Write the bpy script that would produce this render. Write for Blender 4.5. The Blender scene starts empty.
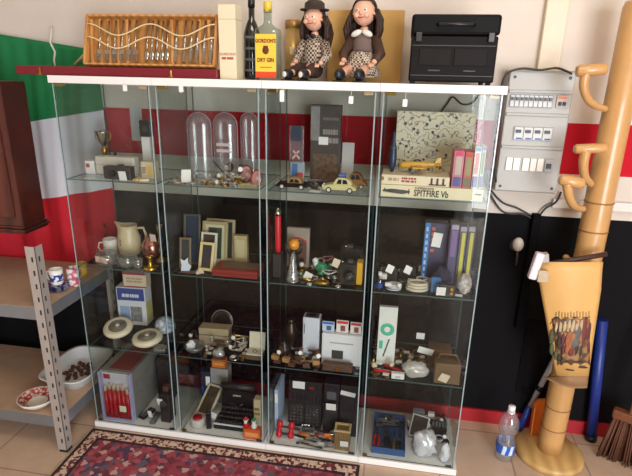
import bpy, bmesh, math, random
from mathutils import Vector, Matrix, Euler
random.seed(7)
SC = bpy.context.scene
COL = SC.collection
PI = math.pi

# ------------------------------------------------------------------ camera
CAM = Vector((1.3788, -1.8761, 1.643))
YAW, PITCH, ROLL, FPX = -0.1604, 0.3201, 0.0230, 507.34
_f = Vector((math.sin(YAW)*math.cos(PITCH), math.cos(YAW)*math.cos(PITCH), -math.sin(PITCH)))
_r0 = Vector((math.cos(YAW), -math.sin(YAW), 0)); _u0 = _r0.cross(_f)
_r = _r0*math.cos(ROLL) + _u0*math.sin(ROLL); _u = -_r0*math.sin(ROLL) + _u0*math.cos(ROLL)
cd = bpy.data.cameras.new('camera'); cam = bpy.data.objects.new('camera', cd); COL.objects.link(cam)
m = Matrix.Identity(4)
for i in range(3):
    m[i][0] = _r[i]; m[i][1] = _u[i]; m[i][2] = -_f[i]; m[i][3] = CAM[i]
cam.matrix_world = m
cd.sensor_width = 36; cd.lens = FPX/632*36; cd.shift_y = 8/632; cd.clip_start = .05
SC.camera = cam

# ------------------------------------------------------------------ light and exposure
SC.view_settings.view_transform = 'Standard'; SC.view_settings.look = 'None'
SC.view_settings.exposure = 0.0; SC.view_settings.gamma = 1; SC.view_settings.use_curve_mapping = False
SC.cycles.transparent_max_bounces = 40; SC.cycles.max_bounces = 10; SC.cycles.caustics_reflective = False
w = bpy.data.worlds.new('world'); SC.world = w; w.use_nodes = True
w.node_tree.nodes['Background'].inputs[0].default_value = (.85, .93, 1, 1)
w.node_tree.nodes['Background'].inputs[1].default_value = 0.9
def area(name, loc, target, sx, sy, power, col):
    l = bpy.data.lights.new(name, 'AREA'); l.shape = 'RECTANGLE'; l.size = sx; l.size_y = sy; l.energy = power; l.color = col
    o = bpy.data.objects.new(name, l); COL.objects.link(o); o.location = loc
    o.rotation_euler = (Vector(target)-Vector(loc)).to_track_quat('-Z', 'Y').to_euler(); return o
area('doorway_daylight', (3.2, -4.35, 1.15), (1.2, .2, .45), 2.0, 2.2, 210, (.90, .95, 1.0))
area('ceiling_lamp_light', (1.5, -1.3, 2.9), (1.5, -.6, 0), 1.2, .6, 22, (1.0, .86, .70))

# ------------------------------------------------------------------ projection helpers (pixel of the photo -> point of the room)
def ray(a, b): return _f + _r*((a-316)/FPX) - _u*((b-246)/FPX)
def at(a, b, x=None, y=None, z=None):
    d = ray(a, b)
    t = (x-CAM.x)/d.x if x is not None else (y-CAM.y)/d.y if y is not None else (z-CAM.z)/d.z
    return CAM + d*t
ZB, Z3, Z2, Z1, ZT = .0305, .4385, .8345, 1.2235, 1.6305     # floor of the cabinets, the three glass shelves, the top
def fit(u0, u1, vt, vb, z, yf=None, d=0.0, ymax=.338):
    """front face of a thing whose foot shows at row vb: centre x, front y, width, height"""
    um = (u0+u1)/2
    if yf is None: yf = at(um, vb, z=z).y
    if z < ZT-.01 and z in (ZB, Z3, Z2, Z1): yf = min(max(yf, .022), ymax-d)
    a, b = at(u0, vb, y=yf).x, at(u1, vb, y=yf).x
    return (a+b)/2, yf, b-a, max(at(um, vt, y=yf).z-z, .004)

# ------------------------------------------------------------------ materials
def lin(c): return tuple(((v/255)/12.92 if v/255 <= .04045 else ((v/255+.055)/1.055)**2.4) for v in c) + (1,)
_mc = {}
def nodes(name):
    mt = bpy.data.materials.new(name); mt.use_nodes = True
    n, l = mt.node_tree.nodes, mt.node_tree.links
    return mt, n, l, n['Principled BSDF']
def mat(c, rough=.5, metal=0, var=.10, scale=30, c2=None, kind='noise', bump=0, thr=None, alpha=None, coat=0):
    key = (tuple(c), rough, metal, var, scale, tuple(c2) if c2 else None, kind, bump, str(thr), coat)
    if key in _mc: return _mc[key]
    mt, n, l, b = nodes('surface'); _mc[key] = mt
    b.inputs['Roughness'].default_value = rough; b.inputs['Metallic'].default_value = metal
    if coat: b.inputs['Coat Weight'].default_value = coat
    tc = n.new('ShaderNodeTexCoord')
    A = lin(c); B = lin(c2) if c2 else tuple(min(1, v*(1-2*var)) for v in A[:3]) + (1,)
    mx = n.new('ShaderNodeMix'); mx.data_type = 'RGBA'; mx.inputs[6].default_value = A; mx.inputs[7].default_value = B
    if kind == 'noise':
        t = n.new('ShaderNodeTexNoise'); t.inputs['Scale'].default_value = scale; t.inputs['Detail'].default_value = 4; out = t.outputs['Fac']
    elif kind == 'voronoi':
        t = n.new('ShaderNodeTexVoronoi'); t.inputs['Scale'].default_value = scale; out = t.outputs['Distance']
    elif kind == 'checker':
        t = n.new('ShaderNodeTexChecker'); t.inputs['Scale'].default_value = scale; out = t.outputs['Fac']
    elif kind == 'wave':
        t = n.new('ShaderNodeTexWave'); t.inputs['Scale'].default_value = scale; t.inputs['Distortion'].default_value = 4; out = t.outputs['Fac']
    elif kind == 'straight':
        t = n.new('ShaderNodeTexWave'); t.inputs['Scale'].default_value = scale; out = t.outputs['Fac']
    l.new(tc.outputs['Object'], t.inputs['Vector'])
    if thr:
        r = n.new('ShaderNodeValToRGB'); r.color_ramp.elements[0].position = thr[0]; r.color_ramp.elements[1].position = thr[1]
        l.new(out, r.inputs[0]); out = r.outputs[0]
    l.new(out, mx.inputs[0]); l.new(mx.outputs[2], b.inputs['Base Color'])
    if bump:
        bp = n.new('ShaderNodeBump'); bp.inputs['Strength'].default_value = bump; bp.inputs['Distance'].default_value = .004
        l.new(out, bp.inputs['Height']); l.new(bp.outputs[0], b.inputs['Normal'])
    return mt
def clear(name, tint=(.93, .965, .95), base=.035, rough=0.0, haze=0.0, hazecol=(.8, .8, .8), gloss=.9):
    if name in _mc: return _mc[name]
    mt, n, l, b = nodes(name); _mc[name] = mt; n.remove(b); out = n['Material Output']
    tr = n.new('ShaderNodeBsdfTransparent'); tr.inputs[0].default_value = (*tint, 1)
    gl = n.new('ShaderNodeBsdfGlossy'); gl.inputs['Roughness'].default_value = rough
    lw = n.new('ShaderNodeLayerWeight'); lw.inputs[0].default_value = .5
    pw = n.new('ShaderNodeMath'); pw.operation = 'POWER'; pw.inputs[1].default_value = 5
    ma = n.new('ShaderNodeMath'); ma.operation = 'MULTIPLY_ADD'; ma.inputs[1].default_value = gloss; ma.inputs[2].default_value = base
    l.new(lw.outputs['Facing'], pw.inputs[0]); l.new(pw.outputs[0], ma.inputs[0])
    src = tr
    if haze:
        df = n.new('ShaderNodeBsdfDiffuse'); df.inputs[0].default_value = (*hazecol, 1)
        nz = n.new('ShaderNodeTexNoise'); nz.inputs['Scale'].default_value = 40
        mu = n.new('ShaderNodeMath'); mu.operation = 'MULTIPLY'; mu.inputs[1].default_value = haze*2
        mh = n.new('ShaderNodeMixShader'); l.new(nz.outputs[0], mu.inputs[0]); l.new(mu.outputs[0], mh.inputs[0])
        l.new(tr.outputs[0], mh.inputs[1]); l.new(df.outputs[0], mh.inputs[2]); src = mh
    mx = n.new('ShaderNodeMixShader'); l.new(ma.outputs[0], mx.inputs[0]); l.new(src.outputs[0], mx.inputs[1]); l.new(gl.outputs[0], mx.inputs[2])
    l.new(mx.outputs[0], out.inputs[0]); return mt
GLASS = clear('cabinet_glass', (.918, .936, .928), .018, 0, 0, gloss=.42)
EDGE = mat((152, 170, 174), .15, 0, .12, 60, coat=.5)
EDGED = mat((70, 100, 98), .2, 0, .2, 60)
CRYSTAL = clear('crystal_glass', (.80, .82, .80), .12, .05, .10, (.8, .8, .78))
PLASTIC = clear('clear_plastic', (.86, .87, .88), .10, .12, .10, (.85, .85, .9))
BAG = clear('plastic_bag', (.80, .81, .83), .14, .2, .22, (.85, .85, .88))
PET = clear('bottle_plastic', (.88, .90, .94), .10, .05, .10, (.85, .88, .95))
def P(*c, **k): return mat(c, **k)
WHITE = P(232, 230, 228, rough=.45, var=.03); PAPER = P(235, 233, 230, rough=.7, var=.03); BLACK = P(26, 26, 28, rough=.35, var=.2)
MATTEBLACK = P(30, 29, 30, rough=.6, var=.2); DGREY = P(62, 62, 64, rough=.5); GREY = P(140, 140, 142, rough=.5); CREAM = P(222, 208, 178, rough=.45, var=.05)
BRASS = P(190, 150, 70, rough=.28, metal=1, var=.15); SILVER = P(200, 198, 192, rough=.22, metal=1, var=.1); GOLD = P(220, 175, 70, rough=.25, metal=1, var=.1)
STEEL = P(150, 152, 155, rough=.35, metal=1, var=.1); RED = P(188, 26, 36, rough=.4, var=.08); DRED = P(120, 22, 30, rough=.5, var=.12)
WOOD = P(150, 98, 52, rough=.45, c2=(110, 66, 32), kind='wave', scale=6); DWOOD = P(84, 36, 26, rough=.35, c2=(58, 22, 18), kind='wave', scale=5)
BAMBOO = P(206, 160, 104, rough=.35, c2=(186, 138, 82), kind='noise', scale=12, coat=.3); LEATHER = P(92, 60, 40, rough=.55, var=.2)
BLUE = P(36, 70, 150, rough=.4); NAVY = P(30, 34, 62, rough=.5); YELLOW = P(232, 186, 40, rough=.45); GREEN = P(40, 120, 70, rough=.4); ORANGE = P(232, 120, 38, rough=.45)
PINK = P(222, 170, 160, rough=.6); BEIGE = P(196, 178, 146, rough=.55, var=.06); TAN = P(168, 128, 82, rough=.55); BROWN = P(84, 58, 40, rough=.6, var=.2)
SKIN = P(224, 172, 146, rough=.5, var=.03); HAIR = P(62, 36, 22, rough=.6, c2=(30, 16, 10), kind='wave', scale=40, bump=.6)
WICKER = P(126, 96, 58, rough=.7, c2=(60, 42, 24), kind='checker', scale=160)

# ------------------------------------------------------------------ mesh helper
class MB:
    def __init__(s): s.bm = bmesh.new(); s.mi = 0
    def m(s, i): s.mi = i; return s
    def _fin(s, geom_verts, smooth, M=None):
        if M is not None: bmesh.ops.transform(s.bm, matrix=M, verts=geom_verts)
        fs = set()
        for v in geom_verts: fs.update(v.link_faces)
        for f in fs: f.material_index = s.mi; f.smooth = smooth
        return s
    def box(s, x0, x1, y0, y1, z0, z1, bev=0, M=None):
        g = bmesh.ops.create_cube(s.bm, size=1)['verts']
        bmesh.ops.scale(s.bm, vec=(x1-x0, y1-y0, z1-z0), verts=g)
        bmesh.ops.translate(s.bm, vec=((x0+x1)/2, (y0+y1)/2, (z0+z1)/2), verts=g)
        if bev:
            es = list({e for v in g for e in v.link_edges})
            r = bmesh.ops.bevel(s.bm, geom=es, offset=bev, segments=2, affect='EDGES', profile=.5)
            g = list({v for f in r['faces'] for v in f.verts} | {v for v in g if v.is_valid})
        return s._fin(g, False, M)
    def cb(s, w, d, h, z=0, x=0, y=0, bev=0, M=None): return s.box(x-w/2, x+w/2, y-d/2, y+d/2, z, z+h, bev, M)
    def rings(s, rs, close=False, cap=True, smooth=True, M=None):
        vs = [[s.bm.verts.new(p) for p in r] for r in rs]; n = len(vs[0]); sf = []
        pairs = list(zip(vs, vs[1:])) + ([(vs[-1], vs[0])] if close else [])
        for a, b in pairs:
            for i in range(n):
                f = s.bm.faces.new((a[i], a[(i+1) % n], b[(i+1) % n], b[i])); f.smooth = smooth; f.material_index = s.mi; sf.append(f)
        if cap and not close:
            for r, rev in ((vs[0], 1), (vs[-1], 0)):
                f = s.bm.faces.new(list(reversed(r)) if rev else r); f.material_index = s.mi
        if M is not None: bmesh.ops.transform(s.bm, matrix=M, verts=[v for r in vs for v in r])
        return s
    def cyl(s, p0, p1, r0, r1=None, n=14, cap=True, M=None): return s.tube([p0, p1], [r0, r0 if r1 is None else r1], n, cap, M)
    def tube(s, pts, r, n=6, cap=True, M=None):
        pts = [Vector(p) for p in pts]
        if not isinstance(r, (list, tuple)): r = [r]*len(pts)
        rs = []; prev = None
        for i, p in enumerate(pts):
            t = (pts[min(i+1, len(pts)-1)] - pts[max(i-1, 0)]).normalized()
            if prev is None: a = t.orthogonal().normalized()
            else: a = (prev - t*prev.dot(t)); a = a.normalized() if a.length > 1e-6 else t.orthogonal().normalized()
            prev = a; b = t.cross(a)
            rs.append([p + (a*math.cos(2*PI*k/n) + b*math.sin(2*PI*k/n))*r[i] for k in range(n)])
        return s.rings(rs, False, cap, True, M)
    def lathe(s, prof, n=22, c=(0, 0, 0), sx=1, sy=1, cap=True, M=None):
        return s.rings([[Vector((c[0]+sx*max(r, .0002)*math.cos(2*PI*k/n), c[1]+sy*max(r, .0002)*math.sin(2*PI*k/n), c[2]+z)) for k in range(n)] for r, z in prof], False, cap, True, M)
    def sph(s, c, r, n=14, M=None):
        if not isinstance(r, (tuple, list)): r = (r, r, r)
        g = bmesh.ops.create_uvsphere(s.bm, u_segments=n, v_segments=max(6, n*2//3), radius=1)['verts']
        bmesh.ops.scale(s.bm, vec=r, verts=g); bmesh.ops.translate(s.bm, vec=c, verts=g); return s._fin(g, True, M)
    def torus(s, c, R, r, n=24, k=8, M=None, sy=1):
        rs = []
        for i in range(n):
            a = 2*PI*i/n
            rs.append([Vector((c[0]+(R+r*math.cos(2*PI*j/k))*math.cos(a), c[1]+sy*(R+r*math.cos(2*PI*j/k))*math.sin(a), c[2]+r*math.sin(2*PI*j/k))) for j in range(k)])
        return s.rings(rs, True, False, True, M)
    def prism(s, poly, y0, y1, M=None, smooth=False):     # polygon in x,z pushed through y
        return s.rings([[Vector((x, y0, z)) for x, z in poly], [Vector((x, y1, z)) for x, z in poly]], False, True, smooth, M)
    def plate(s, poly, z0, z1, M=None):
        return s.rings([[Vector((x, y, z0)) for x, y in poly], [Vector((x, y, z1)) for x, y in poly]], False, True, False, M)
    def build(s, name, mats, parent=None, loc=(0, 0, 0), rot=(0, 0, 0), label=None):
        bmesh.ops.recalc_face_normals(s.bm, faces=s.bm.faces)
        me = bpy.data.meshes.new(name); s.bm.to_mesh(me); s.bm.free()
        for q in (mats if isinstance(mats, (list, tuple)) else [mats]): me.materials.append(q)
        o = bpy.data.objects.new(name, me); COL.objects.link(o); o.location = loc; o.rotation_euler = rot
        if parent: o.parent = parent
        if label: o['label'] = label
        return o
def RX(a, c=(0, 0, 0)): return Matrix.Translation(c) @ Matrix.Rotation(a, 4, 'X') @ Matrix.Translation(-Vector(c))
def RY(a, c=(0, 0, 0)): return Matrix.Translation(c) @ Matrix.Rotation(a, 4, 'Y') @ Matrix.Translation(-Vector(c))
def RZ(a, c=(0, 0, 0)): return Matrix.Translation(c) @ Matrix.Rotation(a, 4, 'Z') @ Matrix.Translation(-Vector(c))
def tagit(o, label, cat, group=None):
    o['label'] = label; o['category'] = cat
    if group: o['group'] = group
    return o
def thing(name, label, cat, loc, rz=0, group=None, rot=None):
    o = bpy.data.objects.new(name, None); COL.objects.link(o); o.empty_display_size = .05
    o.location = loc; o.rotation_euler = rot or (0, 0, rz); return tagit(o, label, cat, group)
def struct(mb, name, mt):
    o = mb.build(name, mt); o['kind'] = 'structure'; return o
def dup(root, loc, label, rz=0, group=None):
    r = root.copy(); COL.objects.link(r); r.location = loc; r.rotation_euler = (0, 0, rz); r['label'] = label
    if group: r['group'] = group
    for ch in list(root.children):
        c = ch.copy(); COL.objects.link(c); c.parent = r
        for g in ch.children:
            d = g.copy(); COL.objects.link(d); d.parent = c
    return r
def text(s, size, mt, parent, loc, rot=(PI/2, 0, 0), name='lettering', ext=.0004, sx=1, align='CENTER', bold=.0):
    c = bpy.data.curves.new('t', 'FONT'); c.body = s; c.size = size; c.extrude = ext; c.align_x = align; c.align_y = 'CENTER'; c.offset = bold*size; c.resolution_u = 2
    o = bpy.data.objects.new('t', c); COL.objects.link(o)
    dg = bpy.context.evaluated_depsgraph_get(); me = bpy.data.meshes.new_from_object(o.evaluated_get(dg))
    bpy.data.objects.remove(o); bpy.data.curves.remove(c)
    me.name = name; me.materials.clear(); me.materials.append(mt)
    t = bpy.data.objects.new(name, me); COL.objects.link(t); t.parent = parent; t.location = loc; t.rotation_euler = rot; t.scale = (sx, 1, 1); return t
def tag_on(root, u, v, wp, hp, y, mt=None, tilt=0, lean=.25):
    """a small paper price tag tied to a thing: a part of it, at row v of the photo on the plane y"""
    c = at(u, v, y=y); k = (c-CAM).dot(_f)/FPX
    o = MB().cb(wp*k, .0012, hp*k, z=-hp*k/2).build('price_tag', mt or PAPER, None, label='white paper price tag')
    wm = Matrix.Translation(c) @ Matrix.Rotation(tilt, 4, 'Y') @ Matrix.Rotation(lean, 4, 'X')
    rm = Matrix.LocRotScale(root.location, root.rotation_euler, (1, 1, 1))
    o.parent = root; L = rm.inverted() @ wm; o.location = L.to_translation(); o.rotation_euler = L.to_euler(); return o

# ------------------------------------------------------------------ the room
WY = .416
def wall_paint():
    mt, n, l, b = nodes('painted_wall'); b.inputs['Roughness'].default_value = .85; b.inputs['Specular IOR Level'].default_value = .15
    tc = n.new('ShaderNodeTexCoord'); sp = n.new('ShaderNodeSeparateXYZ'); l.new(tc.outputs['Object'], sp.inputs[0])
    dv = n.new('ShaderNodeMath'); dv.operation = 'DIVIDE'; dv.inputs[1].default_value = 3.0; l.new(sp.outputs[2], dv.inputs[0])
    r = n.new('ShaderNodeValToRGB'); r.color_ramp.interpolation = 'CONSTANT'; e = r.color_ramp.elements
    W_, R_, K_ = lin((218, 206, 195)), lin((196, 28, 44)), lin((15, 14, 17))
    e[0].position = 0; e[0].color = K_; e[1].position = 1.089/3; e[1].color = W_
    for z, c in ((1.277, R_), (1.486, W_)):
        q = e.new(z/3); q.color = c
    l.new(dv.outputs[0], r.inputs[0])
    t = n.new('ShaderNodeTexNoise'); t.inputs['Scale'].default_value = 5; t.inputs['Detail'].default_value = 6; l.new(tc.outputs['Object'], t.inputs[0])
    h = n.new('ShaderNodeHueSaturation'); mr = n.new('ShaderNodeMapRange'); mr.inputs[3].default_value = .88; mr.inputs[4].default_value = 1.1
    l.new(t.outputs[0], mr.inputs[0]); l.new(mr.outputs[0], h.inputs['Value']); l.new(r.outputs[0], h.inputs['Color']); l.new(h.outputs[0], b.inputs['Base Color'])
    return mt
def floor_tiles():
    mt, n, l, b = nodes('floor_tiles'); b.inputs['Roughness'].default_value = .4
    tc = n.new('ShaderNodeTexCoord'); br = n.new('ShaderNodeTexBrick'); br.offset = 0; br.inputs['Scale'].default_value = 1
    br.inputs['Brick Width'].default_value = .33; br.inputs['Row Height'].default_value = .33; br.inputs['Mortar Size'].default_value = .004
    br.inputs['Color1'].default_value = lin((206, 180, 158)); br.inputs['Color2'].default_value = lin((198, 170, 146)); br.inputs['Mortar'].default_value = lin((160, 138, 120))
    t = n.new('ShaderNodeTexNoise'); t.inputs['Scale'].default_value = 14; t.inputs['Detail'].default_value = 6
    mr = n.new('ShaderNodeMapRange'); mr.inputs[3].default_value = .8; mr.inputs[4].default_value = 1.15
    h = n.new('ShaderNodeHueSaturation'); l.new(tc.outputs['Object'], br.inputs[0]); l.new(tc.outputs['Object'], t.inputs[0])
    l.new(t.outputs[0], mr.inputs[0]); l.new(mr.outputs[0], h.inputs['Value']); l.new(br.outputs[0], h.inputs['Color']); l.new(h.outputs[0], b.inputs['Base Color']); return mt
PLAIN = P(214, 204, 192, rough=.7, var=.04, scale=4)
struct(MB().box(-1.05, 4.1, -4.6, WY+.1, -.1, 0), 'floor', floor_tiles())
struct(MB().box(-1.05, 4.1, -4.6, WY+.1, 3, 3.1), 'ceiling', PLAIN)
struct(MB().box(-1.05, 4.1, WY, WY+.1, 0, 3), 'wall_back', wall_paint())
struct(MB().box(-1.05, -.95, -4.6, WY, 0, 3), 'wall_left', PLAIN)
struct(MB().box(4.0, 4.1, -4.6, WY, 0, 3), 'wall_right', PLAIN)
struct(MB().box(-.95, 2.1, -4.6, -4.5, 0, 3).box(2.1, 4.0, -4.6, -4.5, 2.4, 3), 'wall_front', P(120, 96, 76, rough=.7, var=.15, scale=3))
o = struct(MB().box(1.75, 4.0, WY-.012, WY, 0, .073).box(-.95, 1.75, WY-.012, WY, 0, .073), 'baseboard_back', P(176, 28, 40, rough=.5, var=.08))
# ivory cable trunking on the wall above the meter box, and a strip below it
a = at(541, 33, y=WY); b_ = at(563, 33, y=WY)
struct(MB().box(a.x, b_.x, WY-.03, WY, 1.62, 2.6, .004), 'trim_1', P(226, 210, 186, rough=.45, var=.03))
struct(MB().box(at(552, 200, y=WY).x, at(592, 206, y=WY).x+.3, WY-.02, WY, at(570, 208, y=WY).z, at(570, 199, y=WY).z, .003), 'trim_2', P(226, 216, 206, rough=.45, var=.03))
# thin black raised mouldings of the dark wall panel
zt, zb_ = at(520, 318, y=WY).z, at(520, 392, y=WY).z
struct(MB().box(2.02, 2.3, WY-.007, WY, zt-.03, zt, .003).box(2.02, 2.05, WY-.007, WY, zb_, zt-.03, .003).box(2.27, 2.3, WY-.007, WY, zb_, zt-.03, .003).box(2.05, 2.27, WY-.007, WY, zb_, zb_+.03, .003), 'trim_3', P(17, 16, 19, rough=.85, var=.1))

# rug
def rug():
    x0, x1, y0, y1 = .006, 1.30, -1.5, -.022
    def field(name, cols, sc):
        mt, n, l, b = nodes(name); b.inputs['Roughness'].default_value = .95
        tc = n.new('ShaderNodeTexCoord'); v = n.new('ShaderNodeTexVoronoi'); v.inputs['Scale'].default_value = sc; v.distance = 'MANHATTAN'
        l.new(tc.outputs['Object'], v.inputs[0]); sp = n.new('ShaderNodeSeparateColor'); l.new(v.outputs['Color'], sp.inputs[0])
        r = n.new('ShaderNodeValToRGB'); r.color_ramp.interpolation = 'CONSTANT'; e = r.color_ramp.elements
        for i, c in enumerate(cols):
            q = e[i] if i < 2 else e.new(i/len(cols)); q.position = i/len(cols); q.color = lin(c)
        l.new(sp.outputs[0], r.inputs[0]); l.new(r.outputs[0], b.inputs['Base Color']); return mt
    edge = P(58, 34, 40, rough=.95, var=.2, scale=80)
    zig = field('rug_border', [(206, 184, 160), (120, 44, 52), (214, 190, 170), (86, 40, 48), (196, 160, 140)], 85)
    fld = field('rug_field', [(150, 62, 74), (104, 46, 58), (164, 84, 96), (80, 60, 84), (138, 54, 66), (190, 156, 148), (122, 50, 64), (100, 86, 104), (154, 72, 82)], 44)
    root = thing('rug', 'red patterned oriental rug lying on the floor before the cabinets', 'rug', ((x0+x1)/2, (y0+y1)/2, 0))
    mb = MB(); cx, cy = (x0+x1)/2, (y0+y1)/2; w_, h_ = (x1-x0)/2, (y1-y0)/2
    ins = [0, .014, .058, .072]; rs = []
    def rect(i, z): return [Vector((sx*(w_-i), sy*(h_-i), z)) for sx, sy in ((-1, -1), (1, -1), (1, 1), (-1, 1))]
    mb.m(0).rings([rect(0, .0005), rect(0, .008)], cap=False, smooth=False)
    for k, mi in ((0, 0), (1, 1), (2, 0)): mb.m(mi).rings([rect(ins[k], .008), rect(ins[k+1], .008)], cap=False, smooth=False)
    f = mb.bm.faces.new([mb.bm.verts.new(p) for p in rect(.072, .008)]); f.material_index = 2
    mb.build('pile', [edge, zig, fld], root)
    fr = MB()
    for k in range(150):
        y = -h_ + 2*h_*k/149; fr.cyl((-w_+.002, y, .004), (-w_-.016-random.random()*.007, y+random.uniform(-.006, .006), .002), .0022, .0012, 5)
    fr.build('fringe', P(214, 196, 168, rough=.9), root)
rug()

# ------------------------------------------------------------------ four glass cabinets
CW = .43
def cabinet(k, label):
    t = thing('display_cabinet', label, 'glass cabinet', (k*CW+CW/2, .183, 0), 0, 'glass display cabinets')
    W2 = CW/2; D2 = .183
    pan = P(236, 234, 232, rough=.4, var=.02)
    MB().box(-W2+.0006, W2-.0006, -D2, D2, 0, .03, .0015).build('base_panel', pan, t)
    MB().box(-W2+.0006, W2-.0006, -D2, D2, 1.602, 1.63, .0015).build('top_panel', pan, t)
    def pane(name, x0, x1, y0, y1, z0, z1, fx=None):
        mb = MB().box(x0, x1, y0, y1, z0, z1); dims = [x1-x0, y1-y0, z1-z0]; th = dims.index(min(dims)); mb.bm.normal_update()
        for f in mb.bm.faces:
            ax = max(range(3), key=lambda i: abs(f.normal[i])); f.material_index = 0 if ax == th else (1 if ax != 1 or f.normal.y > 0 else 2)
        return mb.build(name, [GLASS, EDGED, EDGED if name == 'glass_shelf' else EDGE], t)
    gx = W2-.012
    for s in (-1, 1): pane('side_pane', min(s*gx, s*(gx-.0045)), max(s*gx, s*(gx-.0045)), -D2+.008, D2-.01, .03, 1.602)
    pane('back_pane', -gx+.006, gx-.006, D2-.0145, D2-.01, .03, 1.602)
    pane('door_pane', -gx+.007, gx-.007, -D2+.006, -D2+.0105, .034, 1.598)
    for z in (.434, .83, 1.219): pane('glass_shelf', -gx+.005, gx-.005, -D2+.014, D2-.016, z-.0005, z+.004)
    for z in (.031, 1.59): MB().box(-gx+.005, -gx+(.026 if z < 1 else .045), -D2+.011, -D2+(.019 if z < 1 else .03), z, z+.011, .002).build('hinge', BRASS, t)
    MB().box(gx-.045, gx-.01, -D2+.011, -D2+.03, 1.588, 1.601, .002).build('magnet_catch', P(206, 180, 140, rough=.4), t)
    MB().box(gx-.036, gx-.010, -D2+.012, -D2+.020, .0305, .038, .002).build('magnet_catch', DGREY, t)
    return t
CABS = [cabinet(0, 'glass cabinet at the left end, with the jug and the round cream discs in it'),
        cabinet(1, 'glass cabinet second from the left, with picture frames and the black typewriter in it'),
        cabinet(2, 'glass cabinet third from the left, with two toy cars on its top shelf'),
        cabinet(3, 'glass cabinet at the right end, with the model plane box in it')]

# ------------------------------------------------------------------ on top of the cabinets
p0 = at(17, 78, y=.03).x; p1 = at(217, 81, y=.03).x
t = thing('cutlery_case', 'long burgundy case with brass clasps lying on the left cabinet tops', 'case', ((p0+p1)/2, .15, ZT)); cw = p1-p0
hc = at(150, 68, y=.03).z-ZT
MB().box(-cw/2, cw/2, -.12, .12, 0, hc, .003).build('body', P(122, 20, 36, rough=.5, var=.1), t)
for u in (41, 171):
    x = at(u, 72, y=.03).x-(p0+p1)/2
    q = MB().cb(.008, .006, .024, z=hc-.03, x=x, y=-.123, bev=.002).cb(.014, .005, .006, z=hc-.034, x=x, y=-.124, bev=.001).build('clasp', BRASS, t)
p0 = at(88, 66, y=.06).x; p1 = at(214, 68, y=.06).x; tw = p1-p0; tz = ZT+hc; th = .185
TRX = -.30
tray = thing('cutlery_tray', 'open wooden tray of cutlery leaning back on the burgundy case', 'tray', ((p0+p1)/2,    .06, tz+.0045), rot=(TRX, 0, 0))
mb = MB().box(-tw/2, tw/2, .004, .012, 0, th)
mb.build('back_board', P(176, 122, 62, rough=.5, c2=(140, 90, 40), kind='wave', scale=8), tray)
lw_ = P(206, 150, 88, rough=.45, c2=(176, 120, 62), kind='wave', scale=10)
MB().box(-tw/2-.008, tw/2+.008, -.02, .012, -.001, .006, .001).box(-tw/2-.008, tw/2+.008, -.02, .012, th, th+.008, .001).build('rail', lw_, tray)
MB().box(-tw/2-.010, -tw/2, -.02, .012, .006, th, .001).build('side', lw_, tray); MB().box(tw/2, tw/2+.010, -.02, .012, .006, th, .001).build('side', lw_, tray)
for k in range(14):
    if 4 < k < 9 or k in (10, 11): continue
    x = -tw/2+tw*(k+.5)/14; MB().box(x-.009, x+.002, -.006, .0035, .008, th-.004, .001, RY(-.10, (x, 0, .08))).build('slat', lw_, tray)
rb = P(226, 206, 160, rough=.5, var=.04)
for z0 in (.085, .135):
    MB().tube([(-tw/2+tw*i/40, -.0175, z0+.022*math.cos(2*PI*(i/40-.0)*2)+.0) for i in range(41)], .0028, 6).build('elastic_ribbon', rb, tray)
def cutlery(kind):
    mb = MB()
    mb.tube([(0, 0, .02), (0, -.002, .05), (0, 0, .11)], [.0028, .002, .003], 6)
    if kind == 'spoon': mb.sph((0, 0, .006), (.0072, .0028, .015), 12)
    elif kind == 'fork':
        mb.box(-.008, .008, -.001, .001, .008, .022, .001)
        for i in range(4): mb.box(-.008+i*.0046, -.0058+i*.0046, -.001, .001, -.012, .009)
    else: mb.prism([(-.006, -.014), (.004, -.01), (.007, .03), (.003, .06), (-.005, .06)], -.0008, .0008)
    return mb
x = 0
place = {0: 'first', 1: 'second', 2: 'third', 3: 'fourth'}
idx = 0
for i, u in enumerate([99, 107, 114, 121, 128, 134.5]+[146, 151, 156, 161, 166]+[175, 183.5, 190, 196, 203, 210]):
    kind = 'fork' if i < 6 else 'spoon' if i < 11 else 'knife'
    q = at(u, 62, y=.055); lx = q.x-(p0+p1)/2
    wm = Matrix.LocRotScale(tray.location, Euler((TRX, 0, 0)), (1, 1, 1)) @ Vector((lx, -.0098 if kind != 'spoon' else -.0085, .034))
    o = cutlery(kind).build('table_'+kind, SILVER, None, wm, (TRX, 0, random.uniform(-.02, .02)))
    o.scale = (1.2, 1, 1.25)
    tagit(o, {'fork': 'silver fork standing in the left slots of the wooden cutlery tray', 'spoon': 'silver spoon in the bunch at the middle of the wooden cutlery tray', 'knife': 'silver knife standing in the right slots of the wooden cutlery tray'}[kind], kind, kind+'s in the cutlery tray')

# ivory carton, dark bottle, gin bottle
cx, yf, w_, h_ = fit(220, 237, 4, 81, ZT, .045)
t = thing('spirit_carton', 'tall ivory carton with small red lettering between cutlery tray and dark bottle', 'box', (cx, yf+.04, ZT), -.05)
MB().cb(w_, .07, h_, bev=.0015).build('carton', P(226, 214, 184, rough=.5, var=.03), t)
MB().box(-w_/2-.0006, w_/2+.0006, -.0356, .0356, h_-.05, h_-.0485).build('lid_seam', P(170, 156, 128), t)
text("GORDON'S", .0125, P(170, 50, 50), t, (0, -.0357, .088))
MB().box(-.024, -.006, -.0357, -.0350, .070, .078).box(-.003, .022, -.0357, -.0350, .070, .078).build('small_print', P(176, 90, 84), t)
def bottle(name, label, cx, cy, prof, mt, cap, capprof, cat='bottle', n=20, sy=1):
    t = thing(name, label, cat, (cx, cy, ZT)); MB().lathe(prof, n, sy=sy).build('glass', mt, t); MB().lathe(capprof, 16, sy=1).build('cap', cap, t); return t
cx, yf, w_, h_ = fit(241, 255, 36, 80, ZT, .12)
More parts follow.
